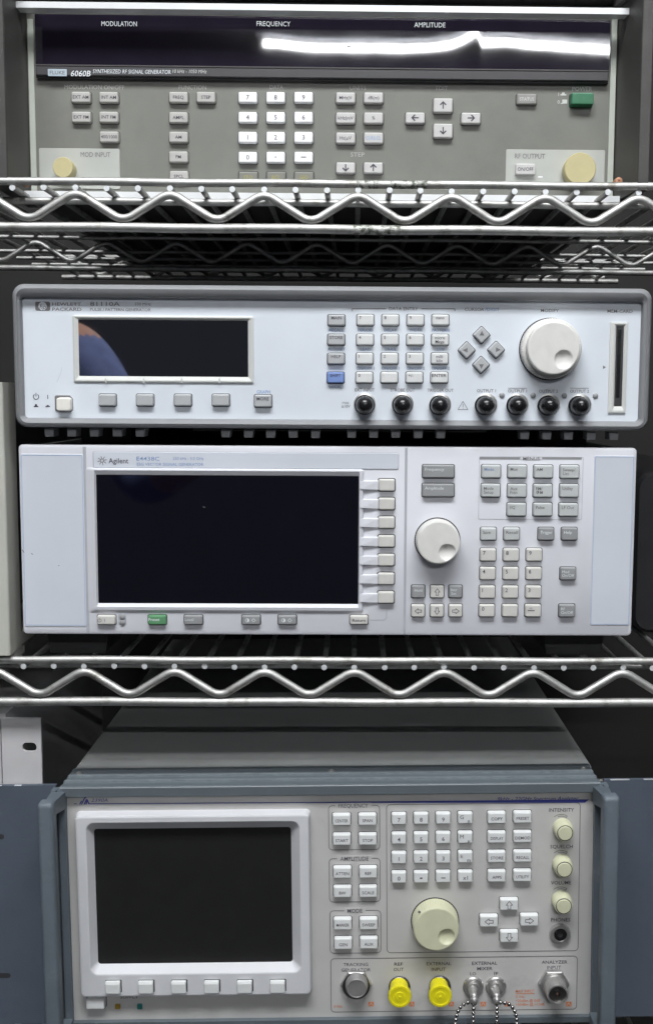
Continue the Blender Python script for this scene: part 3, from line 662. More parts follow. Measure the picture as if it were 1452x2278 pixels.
for i in range(7):
    y = 1079.5+41.75*i; x = 860-.3*i
    b = MB(); y1, y2 = y-9, y+9
    P0 = [C.p(800, y1), C.p(841, y1), C.p(841, y2+1), C.p(800, y2-1)]
    b.add([(P0[0][0], -2.0, P0[0][1]), (P0[1][0], -1.0, P0[1][1]), (P0[2][0], -1.0, P0[2][1]), (P0[3][0], -2.6, P0[3][1]),
           (P0[0][0], -.02, P0[0][1]+.6), (P0[1][0], -.02, P0[1][1]+.6), (P0[2][0], -.02, P0[2][1]), (P0[3][0], -.02, P0[3][1])],
          [(3, 2, 1, 0), (0, 1, 5, 4), (2, 3, 7, 6), (1, 2, 6, 5), (3, 0, 4, 7)])
    part('key_pointer', b, 'ag_body', C.root)
    C.key(x, y, 35, 25, 'ag_keywarm', 3.4, label='blank soft key beside the screen', gap=.5)
C.key(975, 1049, 70, 28, 'ag_dark', 3.2, 'Frequency', 'ink_white', 7, tx=-30, ty=-5.5, al='L', bold=.0, wmax=42); C.key(974.5, 1091, 70, 28, 'ag_dark', 3.2, 'Amplitude', 'ink_white', 7, tx=-30, ty=-5.5, al='L', bold=0, wmax=42)
outline(C, 1064, 1016, 1295, 1156, 1.1, 'line_shade', 3); bar(C, 1066, 1016.8, 1156, 1022, 'ag_dark', -.2); bar(C, 1205, 1016.8, 1293, 1022, 'ag_dark', -.2)
plate(C, 1158, 1013, 1203, 1023, -.2, -.01, 'ag_body', 'label_ground', .3, .05)
C.text('MENUS', 1181, 1020, 7.5, 'ink_grey', -.3, wpx=37, bold=.018)
for x, y, t, ink in ((1092.5, 1049, 'Mode', 'ink_blue'), (1150.5, 1049, 'Mux', 'ink_grey'), (1208.5, 1049.5, 'AM', 'ink_grey'), (1267, 1050, 'Sweep/\nList', 'ink_grey'),
                     (1091.5, 1091.5, 'Mode\nSetup', 'ink_grey'), (1150, 1092, 'Aux\nFctn', 'ink_grey'), (1207.5, 1092, 'FM/\n\u03a6M', 'ink_grey'), (1266, 1092, 'Utility', 'ink_grey'),
                     (1149, 1134, 'I/Q', 'ink_grey'), (1207, 1134, 'Pulse', 'ink_grey'), (1264.5, 1134.5, 'LF Out', 'ink_grey')):
    C.key(x, y, 41, 28, 'ag_key', 3.2, t, ink, 7, tx=-16, ty=(-1 if '\n' in t else -5.5), al='L', bold=.008, lead=1.2)
for x, t, m, ink in ((1086.5, 'Save', 'ag_key', 'ink_grey'), (1138, 'Recall', 'ag_key', 'ink_grey'), (1214.5, 'Trigger', 'ag_dark', 'ink_white'), (1266.5, 'Help', 'ag_dark', 'ink_white')):
    C.key(x, 1188.5, 34, 27, m, 3.2, t, ink, 7, tx=-13, ty=-4.5, al='L', bold=.008, wmax=26 if len(t) > 5 else None)
for i, r_ in enumerate(('789', '456', '123', '0..')):
    for j, t in enumerate(r_):
        x, y = 1085.5+51.3*j-.9*i, 1235+41.4*i
        if i == 3 and j == 1: C.key(x, y, 34, 27, 'ag_keywarm', 3.2, '.', 'ink_faint', 8)
        elif i == 3 and j == 2: C.key(x, y, 34, 27, 'ag_keywarm', 3.2, '+/-', 'ink_grey', 5, tx=-5, ty=-6, sym=lambda b, k, y: b.stroke([(-7*k, -5*k), (7*k, -5*k)], 2.4*k, y))
        else: C.key(x, y, 34, 27, 'ag_keywarm', 3.2, t, 'ink_dark', 9, tx=-12, ty=-5, al='L', bold=.01)
C.key(1263.5, 1277, 34, 27, 'ag_dark', 3.2, 'Mod\nOn/Off', 'ink_white', 6.5, tx=-14, ty=-1, al='L', bold=0, lead=1.25); C.key(1261, 1359.5, 34, 27, 'ag_dark', 3.2, 'RF\nOn/Off', 'ink_white', 6.5, tx=-14, ty=-1, al='L', bold=0, lead=1.25)
knob(C, 975.5, 1207.5, 48, 13, ('knob_white', 'knob_white'), (994.5, 1228.5), 18.5)
C.key(930, 1317, 28.5, 26.5, 'ag_dark', 3.0, 'Hold', 'ink_white', 6.5, ty=-4, bold=0); C.key(1013, 1317, 28.5, 26.5, 'ag_dark', 3.0, 'Incr\nSet', 'ink_white', 6.5, tx=-10, al='L', ty=-1, bold=0, lead=1.3)
C.key(972, 1317, 28.5, 26.5, 'ag_keywarm', 3.0, sym=open_arrow(0, 1, .82), ink='ink_grey')
for x, d in ((929.5, (-1, 0)), (971.5, (0, -1)), (1013, (1, 0))): C.key(x, 1359.5, 28.5, 26.5, 'ag_keywarm', 3.0, sym=open_arrow(*d, .82), ink='ink_grey')
C.key(236, 1380, 40, 20, 'ag_keywarm', 3.0, 'I', 'ink_grey', 7, tx=-3, sym=None)
b = MB(); X, Z = C.p(222, 1380, -3.2); b.stroke([(X+u, Z+v) for u, v in arc(0, 0, 1.2, 125, 415, 12)], .35, -3.2); b.stroke([(X, Z+1.5), (X, Z)], .35, -3.22); part('symbol', b, 'ink_grey', C.root, fix=False)
plate(C, 263, 1364, 281, 1392, -.3, -.01, 'line_shade', 'lamp_recess', 2.4, .1)
for py in (1372, 1384.5):
    b = MB(); X, Z = C.p(273, py); b.lathe([(1.9, -.3), (1.9, -.9), (1.2, -1.3), (.02, -1.4)], 16, 0, X, Z); part('indicator_lamp', b, 'ag_dark', C.root)
C.key(349, 1380, 40, 20, 'ag_green', 3.0, 'Preset', 'ink_white', 7, tx=-18, ty=-2, al='L', bold=.01, label='green preset key'); C.key(429.5, 1380, 40, 20, 'ag_dark', 3.0, 'Local', 'ink_white', 7, tx=-18, ty=-2, al='L', bold=0)
for px in (558, 638.5):
    def cs(b, k, y):
        b.stroke(arc(-8*k, 0, 4*k, 0, 360, 12), 1.1*k, y); b.poly([(-8*k+4*k*math.cos(math.radians(a)), 4*k*math.sin(math.radians(a))) for a in range(-90, 91, 20)], y-.02)
        b.stroke([(2*k, 0), (6*k, 4*k), (10*k, 0), (6*k, -4*k)], 1*k, y, closed=True)
    C.key(px, 1380, 40, 20, 'ag_dark', 3.0, sym=cs, ink='ink_white')
C.key(798, 1380, 39, 19, 'ag_keywarm', 3.0, 'Return', 'ink_dark', 7, bold=.012, wmax=29)
b = MB(); b.stroke([C.p(822, 1379.5), C.p(855, 1379), C.p(859.5, 1374), C.p(859.5, 1358)], .5, -.15); part('return_line', b, 'line_shade', C.root, fix=False)
b = MB()
for px, py, px2, py2 in ((51, 1223, 54.5, 1229), (71, 1231, 74, 1233), (452, 1127, 456, 1129), (131, 1258, 133, 1258)): b.stroke([C.p(px, py), C.p(px2, py2)], .5, -.55)
part('scuff', b, 'ink_grey', C.root, fix=False)

# ================================================================== bottom instrument: blue-grey frame and handles
XD, ZD = -14.5, H-449.0
D = Instrument('spectrum_analyzer', 4, XD, ZD, roll=math.radians(.65))
tag(D.root, 'spectrum analyzer in blue-grey frame with front handles, cream knobs and yellow capped connectors', 'spectrum analyzer')
xl, xr = D.p(155, 2000)[0], D.p(1314, 2000)[0]
zt = D.p(735, 1770)[1]; zb_ = D.p(735, 2262)[1]
b = MB(); b.box(xl-2, xr+2, 0, 3, zb_-1, zt+4); part('front_panel', b, 'mfr_panel', D.root)
# top frame rail: stepped extrusion; front lip, groove ridges, rear edge
zl0 = D.p(735, 1768, -5)[1]; zl1 = D.p(735, 1747, -5)[1]
T = zl1+.6
b = MB()
P = [(-5, zl0), (-5, T-1.2), (-4.2, T-.3), (-1, T), (-1, T-1.3), (6, T-1.1), (6, T), (8.5, T), (8.5, T-1.2), (17, T-1.0), (17, T), (20, T), (20, T-1.0), (29, T-.8), (29, T-.1), (34, T-.1), (34, zl0)]
n = len(P); x2, x3 = xl-3, xr+4
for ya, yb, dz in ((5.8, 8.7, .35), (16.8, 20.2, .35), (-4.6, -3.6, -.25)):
    b_ = MB(); b_.loft([(x2+.5, x3-.5, T-1.2, T+dz, .3, yb), (x2+.5, x3-.5, T-1.2, T+dz, .3, ya)], cap0=True, n=2); part('rail_ridge', b_, 'mfr_edge', D.root)  # paler colour puts the highlight lines onto the ridges
b.add([(x, y, z) for x in (x2, x3) for y, z in P], [(k, k+n, (k+1) % n+n, (k+1) % n) for k in range(n)]+[tuple(range(n)), tuple(range(2*n-1, n-1, -1))])
part('top_rail', b, 'mfr_lip', D.root)
for px in (175, 737, 1297):
    X, Z = D.p(px, 1723 if px > 200 else 1727, 24); b = MB(); o = len(b.v)
    b.lathe([(2.6, 0), (2.6, -.6), (1.8, -1.2), (.9, -1.3), (.7, -.7)], 16, 0, 0, 0)
    q = part('screw', b, 'steel', D.root, (X, 24.5, T-.9)); q.rotation_euler = (math.radians(-90), 0, 0)
b = MB(); q = D.rect(172, 2262, 1310, 2275, -4); b.prism_y([(xl-3, zb_-4.2), (xr+4, zb_-4.2), (xr+4, zb_), (xl-3, zb_)], -4, 10); part('bottom_rail', b, 'mfr_lip', D.root)
cx0, cx1 = D.p(165, 1704, 36)[0], D.p(1313, 1704, 36)[0]
b = MB(); b.loft([(cx0, cx1, zb_+2, T-.9, 2, 470), (cx0, cx1, zb_+2, T-.9, 2, 34.2)], cap0=True, n=3); part('cover', b, 'mfr_cover', D.root)
for xx in (-150, 150):
    for y0 in (30, 400):
        b = MB(); b.box(xx-16, xx+16, y0, y0+36, zb_-19.5, zb_+1.9); part('foot', b, 'foot_black', D.root)
# ears, side cheeks and handles
for sgn in (-1, 1):
    xi = xl-3.1 if sgn < 0 else xr+4.1
    hx0, hx1 = (D.p(83, 1850, -40)[0]+.3, D.p(119, 1850, -40)[0]) if sgn < 0 else (D.p(1341, 1850, -40)[0], D.p(1378, 1850, -40)[0])
    ho = hx0 if sgn < 0 else hx1; xo = xi+sgn*62
    zt2 = T-1.0; zb2 = zb_-3.5
    b = MB(); X0, X1 = sorted((ho-sgn*1.5, xo)); b.box(X0, X1, 1.5, 5, zb2, zt2)
    ear = part('rack_ear', b, 'mfr_ear', D.root, label='blue-grey rack ear plate behind the handle')
    if sgn < 0:
        for py, wd in ((1862, 7), (2171, 22)):
            X, Z = D.p(3, py, 1); b = MB(); b.loft([(X-wd*.31, X+wd*.31, Z-1.9, Z+1.9, 1.9, 1.45), (X-wd*.31, X+wd*.31, Z-1.9, Z+1.9, 1.9, 1.4)], n=5); part('mounting_slot', b, 'gap_dark', ear)
    # cheek: vertical profile between panel and ear, with a groove
    xa, xb = xi, xi+sgn*15
    P = [(xi-sgn*3.6, -4.6), (xi-sgn*.4, -6), (xi+sgn*.9, -6), (xi+sgn*1.2, -3.5), (xi+sgn*2.2, -3.5), (xi+sgn*2.6, -7), (ho-sgn*.4, -7), (ho, -6), (ho, 1.4), (xi-sgn*3.6, 1.4)]
    if sgn > 0: P = P[::-1]
    b = MB(); b.prism_z(P, zb_-4, T-2.4); part('side_cheek', b, 'mfr_blue', D.root)
    # handle
    zh1 = D.p(100, 1786, -38)[1] if sgn < 0 else D.p(1360, 1771, -38)[1]; zh0 = zb_-6
    b = MB()
    b.loft([(hx0+1, hx1-1, zh0+1, zh1-1, 2, -30.5), (hx0, hx1, zh0, zh1, 2.6, -31.5), (hx0, hx1, zh0, zh1, 2.6, -37), (hx0+.35, hx1-.35, zh0+.6, zh1-.6, 2.4, -38.8), (hx0+1.1, hx1-1.1, zh0+1.6, zh1-1.8, 2, -39.7), (hx0+2, hx1-2, zh0+3, zh1-3.4, 1.6, -40)], cap0=True, n=5, smooth=True)
    A0, A1 = (hx0+(hx1-hx0)*.36, hx1-.4) if sgn < 0 else (hx0+.4, hx0+(hx1-hx0)*.66)
    B0, B1 = (hx0+.6, hx1-.2) if sgn < 0 else (hx0+.2, hx1-.6)
    for zf0, zf1, zk0, zk1 in ((zh1-10, zh1-.8, T-15, T-2.8), (zh0+.8, zh0+9, zb_-3.6, zb_+5)):
        b.add([(A0, -36.5, zf0), (A1, -36.5, zf0), (A1, -36.5, zf1), (A0, -36.5, zf1), (B0, -6.6, zk0), (B1, -6.6, zk0), (B1, -6.6, zk1), (B0, -6.6, zk1)],
              [(0, 1, 2, 3), (7, 6, 5, 4), (0, 4, 5, 1), (1, 5, 6, 2), (2, 6, 7, 3), (3, 7, 4, 0)])
    part('handle', b, 'mfr_blue', D.root)
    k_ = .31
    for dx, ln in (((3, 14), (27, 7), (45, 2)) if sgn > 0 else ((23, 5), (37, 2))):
        b = MB(); X0, X1 = sorted((ho+sgn*dx, ho+sgn*(dx+ln))); b.loft([(X0, X1, zt2-.3, zt2+.1, .2, 3.2), (X0, X1, zt2-.3, zt2+.1, .2, 1.42)], n=2); part('worn_edge', b, 'worn_edge', ear)  # pale bits of worn edge, with its highlight in their colour
# printed header
b = MB()
X0, Z0 = D.p(165, 1788); X1, _ = D.p(172, 1788); b.poly([(X0, Z0-.3), (X1, Z0-.3), (X1, Z0+.3), (X0, Z0+.3)], -.15)
P = [D.p(202, 1788), D.p(640, 1785.3), D.p(800, 1785), D.p(1300, 1779)]
b.stroke(P[:2], .6, -.15)
x, z = P[1]; X, Z = P[3]; b.poly([(x, z-.3), (X, Z-2.1), (X+3, Z+.3), (x, z+.3)], -.16)
part('header_line', b, 'ink_navy', D.root, fix=False)
b = MB(); X, Z = D.p(189, 1782); k = D.k(189, 1782)
for p in ([(-11, -7), (-7, 0)], [(-7, -7), (-2, 3), (1, 8), (3, 8)], [(-1, -7), (3, 1)], [(3, 3), (6, 3), (9, -6), (11, -6)], [(3, -7), (6, 2)]): b.stroke([(X+u*k, Z+v*k) for u, v in p], 2.6*k, -.15)
part('brand_logo', b, 'ink_navy', D.root, fix=False)
D.text('2390A', 203, 1780, 8, 'ink_navy', wpx=37, al='L', shear=.3, bold=0); D.text('9kHz - 22GHz Spectrum Analyzer', 1286, 1775.5, 9, 'ink_navy', wpx=180, al='R', shear=.3, bold=.012)
# screen bezel
o_ = D.rect(173, 1814, 689, 2217, -8); sh = .0
a = D.rect(195, 1828, 669, 2168, -8); q = D.rect(214, 1842, 649, 2142, -1)
b = MB(); b.loft([(o_[0]-1, o_[1]+1, o_[2]-1, o_[3]+1, 3.5, -.02), o_+(3.5, -6.6), (o_[0]+.4, o_[1]-.4, o_[2]+.4, o_[3]-.4, 3.2, -7.6), (o_[0]+1.4, o_[1]-1.4, o_[2]+1.4, o_[3]-1.4, 2.6, -8),
                  a+(6, -8), (a[0]+.6, a[1]-.6, a[2]+.8, a[3]-.6, 5.6, -7.7), q+(2.2, -.8)], cap1=False, n=8, smooth=False); part('screen_bezel', b, 'mfr_bezel', D.root)
b = MB(); b.loft([(q[0]-1, q[1]+1, q[2]-1, q[3]+1, 2, -.02), (q[0]-.2, q[1]+.2, q[2]-.2, q[3]+.2, 2, -.7)], n=4); part('screen', b, 'mfr_screen', D.root)
for i in range(6):
    px, py = 250.5+73.3*i, 2199-.4*i; dp = 11; kx = D.k(px, py, -dp); X, Z = D.p(px, py, -dp); W_, H_ = 16.5*kx, 13.5*kx; b = MB()
    b.loft([(-W_-.2, W_+.8, -H_-.2, H_+.5, .6, -7.95), (-W_-.2, W_+.8, -H_-.2, H_+.5, .6, -8.06)], 1, n=2)
    b.loft([(-W_, W_, -H_, H_, .7, -8), (-W_, W_, -H_, H_, .7, -dp+.7), (-W_+.5, W_-.5, -H_+.5, H_-1.6, .5, -dp)], 0, n=3); part('soft_key', b, ['mfr_key', 'gap_dark'], D.root, (X, 0, Z))
D.key(212, 2235, 40, 23, 'mfr_key', 5, label='blank white power button', gap=.5)
for px, m in ((262, 'amber'), (311, 'teal')):
    plate(D, px-6, 2234, px+6, 2246, -1.0, -.02, m, 'indicator_lamp', .8, .3, label='small %s square lamp' % m)
D.text('SUPPLY', 288, 2218, 7, 'ink_dark', wpx=40, bold=.018)
for x0, y0, x1, y1, t, tx in ((730, 1791, 845, 1891, 'FREQUENCY', 785.5), (731.5, 1909, 846, 2007, 'AMPLITUDE', 788), (733, 2025, 847.5, 2121, 'MODE', 789)):
    outline(D, x0, y0, x1, y1, 1.7, 'ink_grey', 9)
    wt = {'FREQUENCY': 66, 'AMPLITUDE': 63, 'MODE': 33}[t]
    plate(D, tx-wt/2-7, y0-5, tx+wt/2+7, y0+6, -.2, -.01, 'mfr_panel', 'label_ground', .3, .05)
    D.text(t, tx, y0+1, 9, 'ink_dark', -.3, wpx=wt, bold=.018)
outline(D, 859, 1787, 1288, 2118, 1.7, 'ink_grey', 9); outline(D, 735, 2129, 1283, 2249, 1.7, 'ink_grey', 9)
for t, x, y in (('CENTER', 759.5, 1825), ('SPAN', 817, 1824.5), ('START', 760, 1869), ('STOP', 817.5, 1868.5), ('ATTEN', 761, 1942.5), ('REF', 818.5, 1942), ('BW', 761.5, 1985.5), ('SCALE', 818.5, 1985),
                ('MARKER', 762, 2057), ('SWEEP', 819.5, 2056.5), ('GEN', 763, 2100.5), ('AUX', 820, 2099.5),
                ('COPY', 1104.5, 1820.5), ('PRESET', 1162, 1819.5), ('DISPLAY', 1104.5, 1864), ('DEMOD', 1162, 1863), ('STORE', 1104.5, 1907.5), ('RECALL', 1162, 1906.5), ('APPS', 1104.5, 1950.5), ('UTILITY', 1161.5, 1949.5)):
    D.key(x, y, 39, 25, 'mfr_key', 4.0, t, 'ink_dark', 7, bold=.012, wmax=28 if len(t) > 5 else None, bev=.8, ty=1)
for i, r_ in enumerate((('7', '8', '9', 'G n'), ('4', '5', '6', 'M \u00b5'), ('1', '2', '3', 'k m'), ('0', '.', '-', 'x1'))):
    for j, t in enumerate(r_):
        x, y = 887+49.2*j, 1823+43.4*i-.6*j
        if j == 3 and i < 3:
            kx = D.key(x, y, 31.5, 24.5, 'mfr_key', 4.0, bev=.8); X, Z = D.p(x, y, -4.0)
            D.text(t[0], x-8, y-3.5, 9, 'ink_dark', -4.12, kx, al='C', bold=0, off=(X, 0, Z)); D.text(t[2], x+7.5, y+5, 8, 'ink_dark', -4.12, kx, al='C', bold=.018, off=(X, 0, Z))
        else:
            D.key(x, y, 31.5, 24.5, 'mfr_key', 4.0, None if t in '.-' else t, 'ink_dark', 9.5, bold=.018, bev=.8, ty=1,
                  sym=(lambda b, k, y, t=t: b.stroke([(-(1.6 if t == '.' else 4)*k, 0), ((1.6 if t == '.' else 4)*k, 0)], (3.4 if t == '.' else 2)*k, y)) if t in '.-' else None)
for x, y, d in ((1132, 2013.5, (0, 1)), (1087, 2050.5, (-1, 0)), (1177, 2048.5, (1, 0)), (1132, 2085, (0, -1))): D.key(x, y, 39.5, 25, 'mfr_key', 4.0, sym=open_arrow(*d, 1.0), ink='ink_grey', bev=.8)
kb = knob(D, 970, 2068, 50.5, 13.5, ('cream', 'cream'), (993, 2084), 18, name='tuning_knob', teeth=60)
kn_x, kn_z = D.p(970, 2068, -13.5)
b = MB(); X, Z = D.p(932, 2029, -13.5); b.lathe([(1, 0), (1, -.12)], 14, 0, X-kn_x, Z-kn_z); q = part('index_dot', b, 'ink_grey', kb, (0, -18.4, 0))
q.location.y = -13.45*S
for t, x, y, wd, cx, cy, ly in (('INTENSITY', 1248, 1801.5, 56, 1256, 1853.5, 1815), ('SQUELCH', 1248, 1883, 50, 1254.5, 1934.5, 1895), ('VOLUME', 1247, 1963.5, 45, 1253, 2016, 1976)):
    D.text(t, x, y, 8.5, 'ink_dark', wpx=wd, bold=.018)
    dp = 10; k = D.k(cx, cy, -dp); X, Z = D.p(cx, cy, -dp); b = MB()
    b.lathe([(22.5*k, -.1), (22*k, -6), (20.5*k, -dp+1.2), (19*k, -dp)], 72, 0, teeth=.012, cap=False); b.lathe([(19*k, -dp), (17.0*k, -dp), (16.4*k, -dp+.5)], 36, 0, cap=False); 
    kk = part('control_knob', b, 'cream', D.root, (X, 0, Z))
    b = MB(); b.lathe([(16.2*k, -dp+.6), (16.2*k, -dp-.2), (15*k, -dp-.8), (.02, -dp-.9)], 36); part('knob_cap', b, 'cream', kk)
    b = MB(); b.lathe([(17.9*k, -dp-.05), (15.9*k, -dp-.05)], 36, cap=False); part('knob_groove', b, 'ink_dark', kk)
    b = MB(); X, Z = D.p(x-1, ly+21)
    P = arc(0, 0, 8.2, 128, 58, 12); Q = [(u*(1+.0), v) for u, v in arc(0, 0, 6.9-.0, 58, 110, 10)]
    b.stroke([(X+u, Z+v) for u, v in P+Q], .45, -.15); part('scale_arc', b, 'ink_grey', D.root, fix=False)
D.text('PHONES', 1246, 2046, 8.5, 'ink_dark', wpx=43, bold=.018)
X, Z = D.p(1246, 2080.5, -3); k = D.k(1246, 2080)
b = MB(); b.lathe([(23.5*k, -.05), (23.5*k, -1.6), (21.5*k, -2.6), (15*k, -2.8), (14*k, -2.2)], 40, 0, X, Z, cap=False); j_ = part('phones_jack', b, 'steel', D.root)
b = MB(); b.lathe([(14*k, -.3), (14*k, -2.5), (8*k, -2.6), (7.5*k, -1.0)], 32, 0, X, Z); part('jack_insert', b, 'rubber_black', j_)
b = MB(); b.lathe([(7.4*k, -1.0), (7.4*k, -1.2)], 24, 0, X, Z); part('jack_hole', b, 'gap_dark', j_)
for t, x, y, wd in (('TRACKING', 791, 2145.5, 55), ('GENERATOR', 791.5, 2157.5, 65), ('REF', 886, 2144.5, 19), ('OUT', 886, 2156.5, 22), ('EXTERNAL', 975.5, 2143.5, 55), ('INPUT', 975, 2156, 32),
                    ('EXTERNAL', 1077, 2142.5, 56), ('MIXER', 1077.5, 2154.5, 34), ('ANALYZER', 1232.5, 2140, 57), ('INPUT', 1231.5, 2152, 31)): D.text(t, x, y, 7.8, 'ink_dark', wpx=wd, bold=.018)
D.text('LO', 1051.5, 2166, 7.5, 'ink_dark', wpx=13, bold=.01); D.text('IF', 1102.5, 2166, 7.5, 'ink_dark', wpx=9, bold=.01)
D.text('0 Vdc', 751.5, 2238.5, 7, 'ink_orange', wpx=19, bold=.01)
D.text('MAX INPUT', 1146, 2205, 7, 'ink_orange', wpx=42, al='L', bold=.018); bar(D, 1146, 2210, 1188, 2211, 'ink_orange', -.15)
for y, t, wd in ((2217, '0 Vdc', 20), (2226, '+20dBm @ 0dB', 54), (2234.5, '+30dBm @ >10dB', 64)): D.text(t, 1146, y, 6.5, 'ink_orange', wpx=wd, al='L', bold=.015)
for px in (825, 915, 1003, 1074, 1127, 1264):
    b = MB(); X, Z = D.p(px, 2233.5); k = D.k(px, 2233); b.poly([(X-6*k, Z-5.5*k), (X+6*k, Z-5.5*k), (X+6*k, Z+5.5*k), (X-6*k, Z+5.5*k)], -.14); wm = part('warning_mark', b, 'ink_orange', D.root, fix=False)
    b = MB(); b.stroke([(X-4*k, Z-4*k), (X, Z+3.6*k), (X+4*k, Z-4*k)], 1.2*k, -.2); part('triangle_print', b, 'mfr_panel', wm, fix=False)
# connectors
def hexnut(px, py, rpx, dp, name, seg=6, m='steel'):
    X, Z = D.p(px, py, -dp); k = D.k(px, py); b = MB(); b.lathe([(rpx*k, -.05), (rpx*k, -dp+.6), (rpx*k*.92, -dp)], seg, 0, X, Z, smooth=False, cap=True); return part(name, b, m, D.root), X, Z, k
nut, X, Z, k = hexnut(792, 2193, 35, 3.5, 'connector_nut')
b = MB(); b.lathe([(30*k, -3.4), (30*k, -4.4)], 40, 0, X, Z); part('washer', b, 'steel_dark', nut)
X2, Z2 = D.p(793, 2200, -11); b = MB(); b.lathe([(25*k, -4), (25*k, -7), (23*k, -8), (22.5*k, -10.3), (21*k, -11), (19.5*k, -11), (19*k, -10.6), (.02, -10.6)], 40, 0, X2, Z2); part('connector_cap', b, 'cap_grey', nut)
for px, py, t in ((889, 2218, 'REF OUT'), (979, 2217, 'EXTERNAL INPUT')):
    X, Z = D.p(px-1, py-24, 0); b = MB(); k = D.k(px, py); b.lathe([(24*k, -.05), (24*k, -1.6), (22*k, -2.2), (16*k, -2.2), (16*k, -6)], 32, 0, X, Z); part('connector_ring', b, 'steel_dark', D.root)
    cap_thing(D, px, py, 27.5, -16.5, [(.80, -2.4), (.80, -11), (.82, -12.2), (.97, -12.4), (1, -13), (1, -15.8), (.97, -16.4), (.78, -16.5), (.76, -16.1), (.44, -16.1), (.42, -16.5), (.10, -16.5), (.08, -17.1), (.02, -17.2)], 'yellow',
              'bright yellow plastic cap on the %s connector' % t, 'yellow connector caps')
for px, t, strands in ((1052, 'LO', ([(1050, 2231), (1042, 2230), (1034, 2232), (1026, 2237.5), (1020, 2245), (1016.5, 2254), (1014, 2264), (1012, 2276), (1011, 2290)], [(1053, 2234), (1052.5, 2246), (1052, 2258), (1052, 2270), (1052, 2290)])),
                       (1102, 'IF', ([(1104, 2233), (1104.5, 2246), (1104.5, 2258), (1104.5, 2270), (1105, 2290)], [(1112, 2230), (1121, 2231), (1130, 2233), (1138, 2239), (1143, 2247), (1146.5, 2257), (1148.5, 2268), (1150, 2290)]))):
    X, Z = D.p(px, 2195, -1); k = D.k(px, 2195); b = MB(); b.lathe([(23*k, -.05), (23*k, -1.4), (20*k, -2.2), (14*k, -2.0), (13*k, -4.5)], 36, 0, X, Z); part('connector_ring', b, 'steel', D.root)
    X0, Z0 = U(px+1, 2214, D.yf-11); kk = (740-11)/F
    root = empty('chained_cap', X0, D.yf, Z0-14*kk); tag(root, 'small steel cap with bead chain on the EXTERNAL MIXER %s connector' % t, 'chained cap', 'chained steel caps')
    b = MB(); z0 = 14*kk; b.lathe([(11*kk, -3), (11.5*kk, -6), (9*kk, -7.5), (8*kk, -12), (9.5*kk, -12.4), (9.5*kk, -14), (6*kk, -15), (.02, -15.2)], 28, 0, 0, z0); part('cap_shell', b, 'steel', root)
    X1, Z1 = U(px+2, 2226, D.yf-15.5); b = MB(); b.lathe([(9*kk, -14), (9.5*kk, -16.5), (5*kk, -17.5), (.02, -17.6)], 20, 0, X1-X0, Z1-(Z0-z0)); part('chain_ring', b, 'steel', root)
    for st in strands:
        b = MB(); Q = [Vector((U(a_, c_, D.yf-16)[0]-X0, -16, U(a_, c_, D.yf-16)[1]-(Z0-z0))) for a_, c_ in st]
        d_ = 0; i = 0; step = 3.3; pos = []
        acc = [0]
        for u, v in zip(Q, Q[1:]): acc.append(acc[-1]+(v-u).length)
        s_ = 0
        while s_ < acc[-1]:
            i = max(j for j in range(len(acc)) if acc[j] <= s_); i = min(i, len(Q)-2); t_ = (s_-acc[i])/(acc[i+1]-acc[i]); pos.append(Q[i].lerp(Q[i+1], t_)); s_ += step
        for q in pos: b.ball(q, 1.5)
        b.tube([tuple(q) for q in pos], .25, 6); o = part('bead_chain', b, 'bead_steel', root); o['kind'] = 'stuff'
nut, X, Z, k = hexnut(1232, 2191, 34, 4, 'connector_nut')
X2, Z2 = D.p(1240, 2214, -17); b = MB(); b.lathe([(26*k, -4), (26*k, -6), (25*k, -6.2), (23.5*k, -9), (23.5*k, -16.4), (22.5*k, -17), (19.5*k, -17), (19*k, -15)], 40, 0, X2, Z2, cap=False); part('threaded_barrel', b, 'steel', nut)
b = MB(); b.lathe([(19*k, -12), (19*k, -15), (8.5*k, -15.0), (8*k, -16.2), (5*k, -16.2), (4.5*k, -14)], 32, 0, X2, Z2); part('connector_core', b, 'steel_dark', nut)
b = MB(); b.lathe([(2.2*k, -13.9), (2.2*k, -15), (1*k, -15.2)], 12, 0, X2, Z2); part('center_pin', b, 'copper', nut)

# ================================================================== neighbours partly in view
root = empty('equipment_cabinet', -262, 0, H-182); tag(root, 'beige cabinet edge standing left of the big black screen instrument', 'cabinet')
e0 = U(14, 1150, -6)[0]+262; zt_, zb2 = U(5, 850, -6)[1]-(H-182), 4
b = MB(); b.prism_z([(-30, -6), (e0-1.2, -6), (e0-.3, -5.2), (e0, -4), (e0, 7), (e0-.5, 8), (e0-.5, 22), (-30, 22)], zb2, zt_); part('front_frame', b, 'beige', root)
b = MB(); b.box(-60, e0-32, 22.2, 420, 16, zt_-6); part('side_panel', b, 'black_case', root)
b = MB(); b.box(-30, e0-.8, 22.2, 330, zb2+1, 14); part('base_skirt', b, 'beige', root)
b = MB(); b.box(-28, e0-1, 0, 30, -2.2, 3.9); part('foot', b, 'beige', root)
root = empty('rack_unit', -262, 16.5, H-450); tag(root, 'pale equipment case with slotted rack ear behind the left handle of the bottom analyser', 'equipment case')
pX = lambda px, py, Y=10.5: (U(px, py, Y)[0]+262, U(px, py, Y)[1]-(H-450))
x0, z1 = pX(3, 1598); x1, z0 = pX(95, 1760)
z0 = 20
sx0, sz1 = pX(50, 1652); sx1, sz0 = pX(82, 1672)
b = MB(); bx0, bx1, bz0, bz1 = sx0-1.5, sx1+1.5, sz0-1.5, sz1+1.5
b.loft([(bx0, bx1, bz0, bz1, 1e-4, -3.5), (bx0, bx1, bz0, bz1, 1e-4, -6), (sx0, sx1, sz0, sz1, 3, -6), (sx0, sx1, sz0, sz1, 3, -3.5)], cap1=False, n=5)
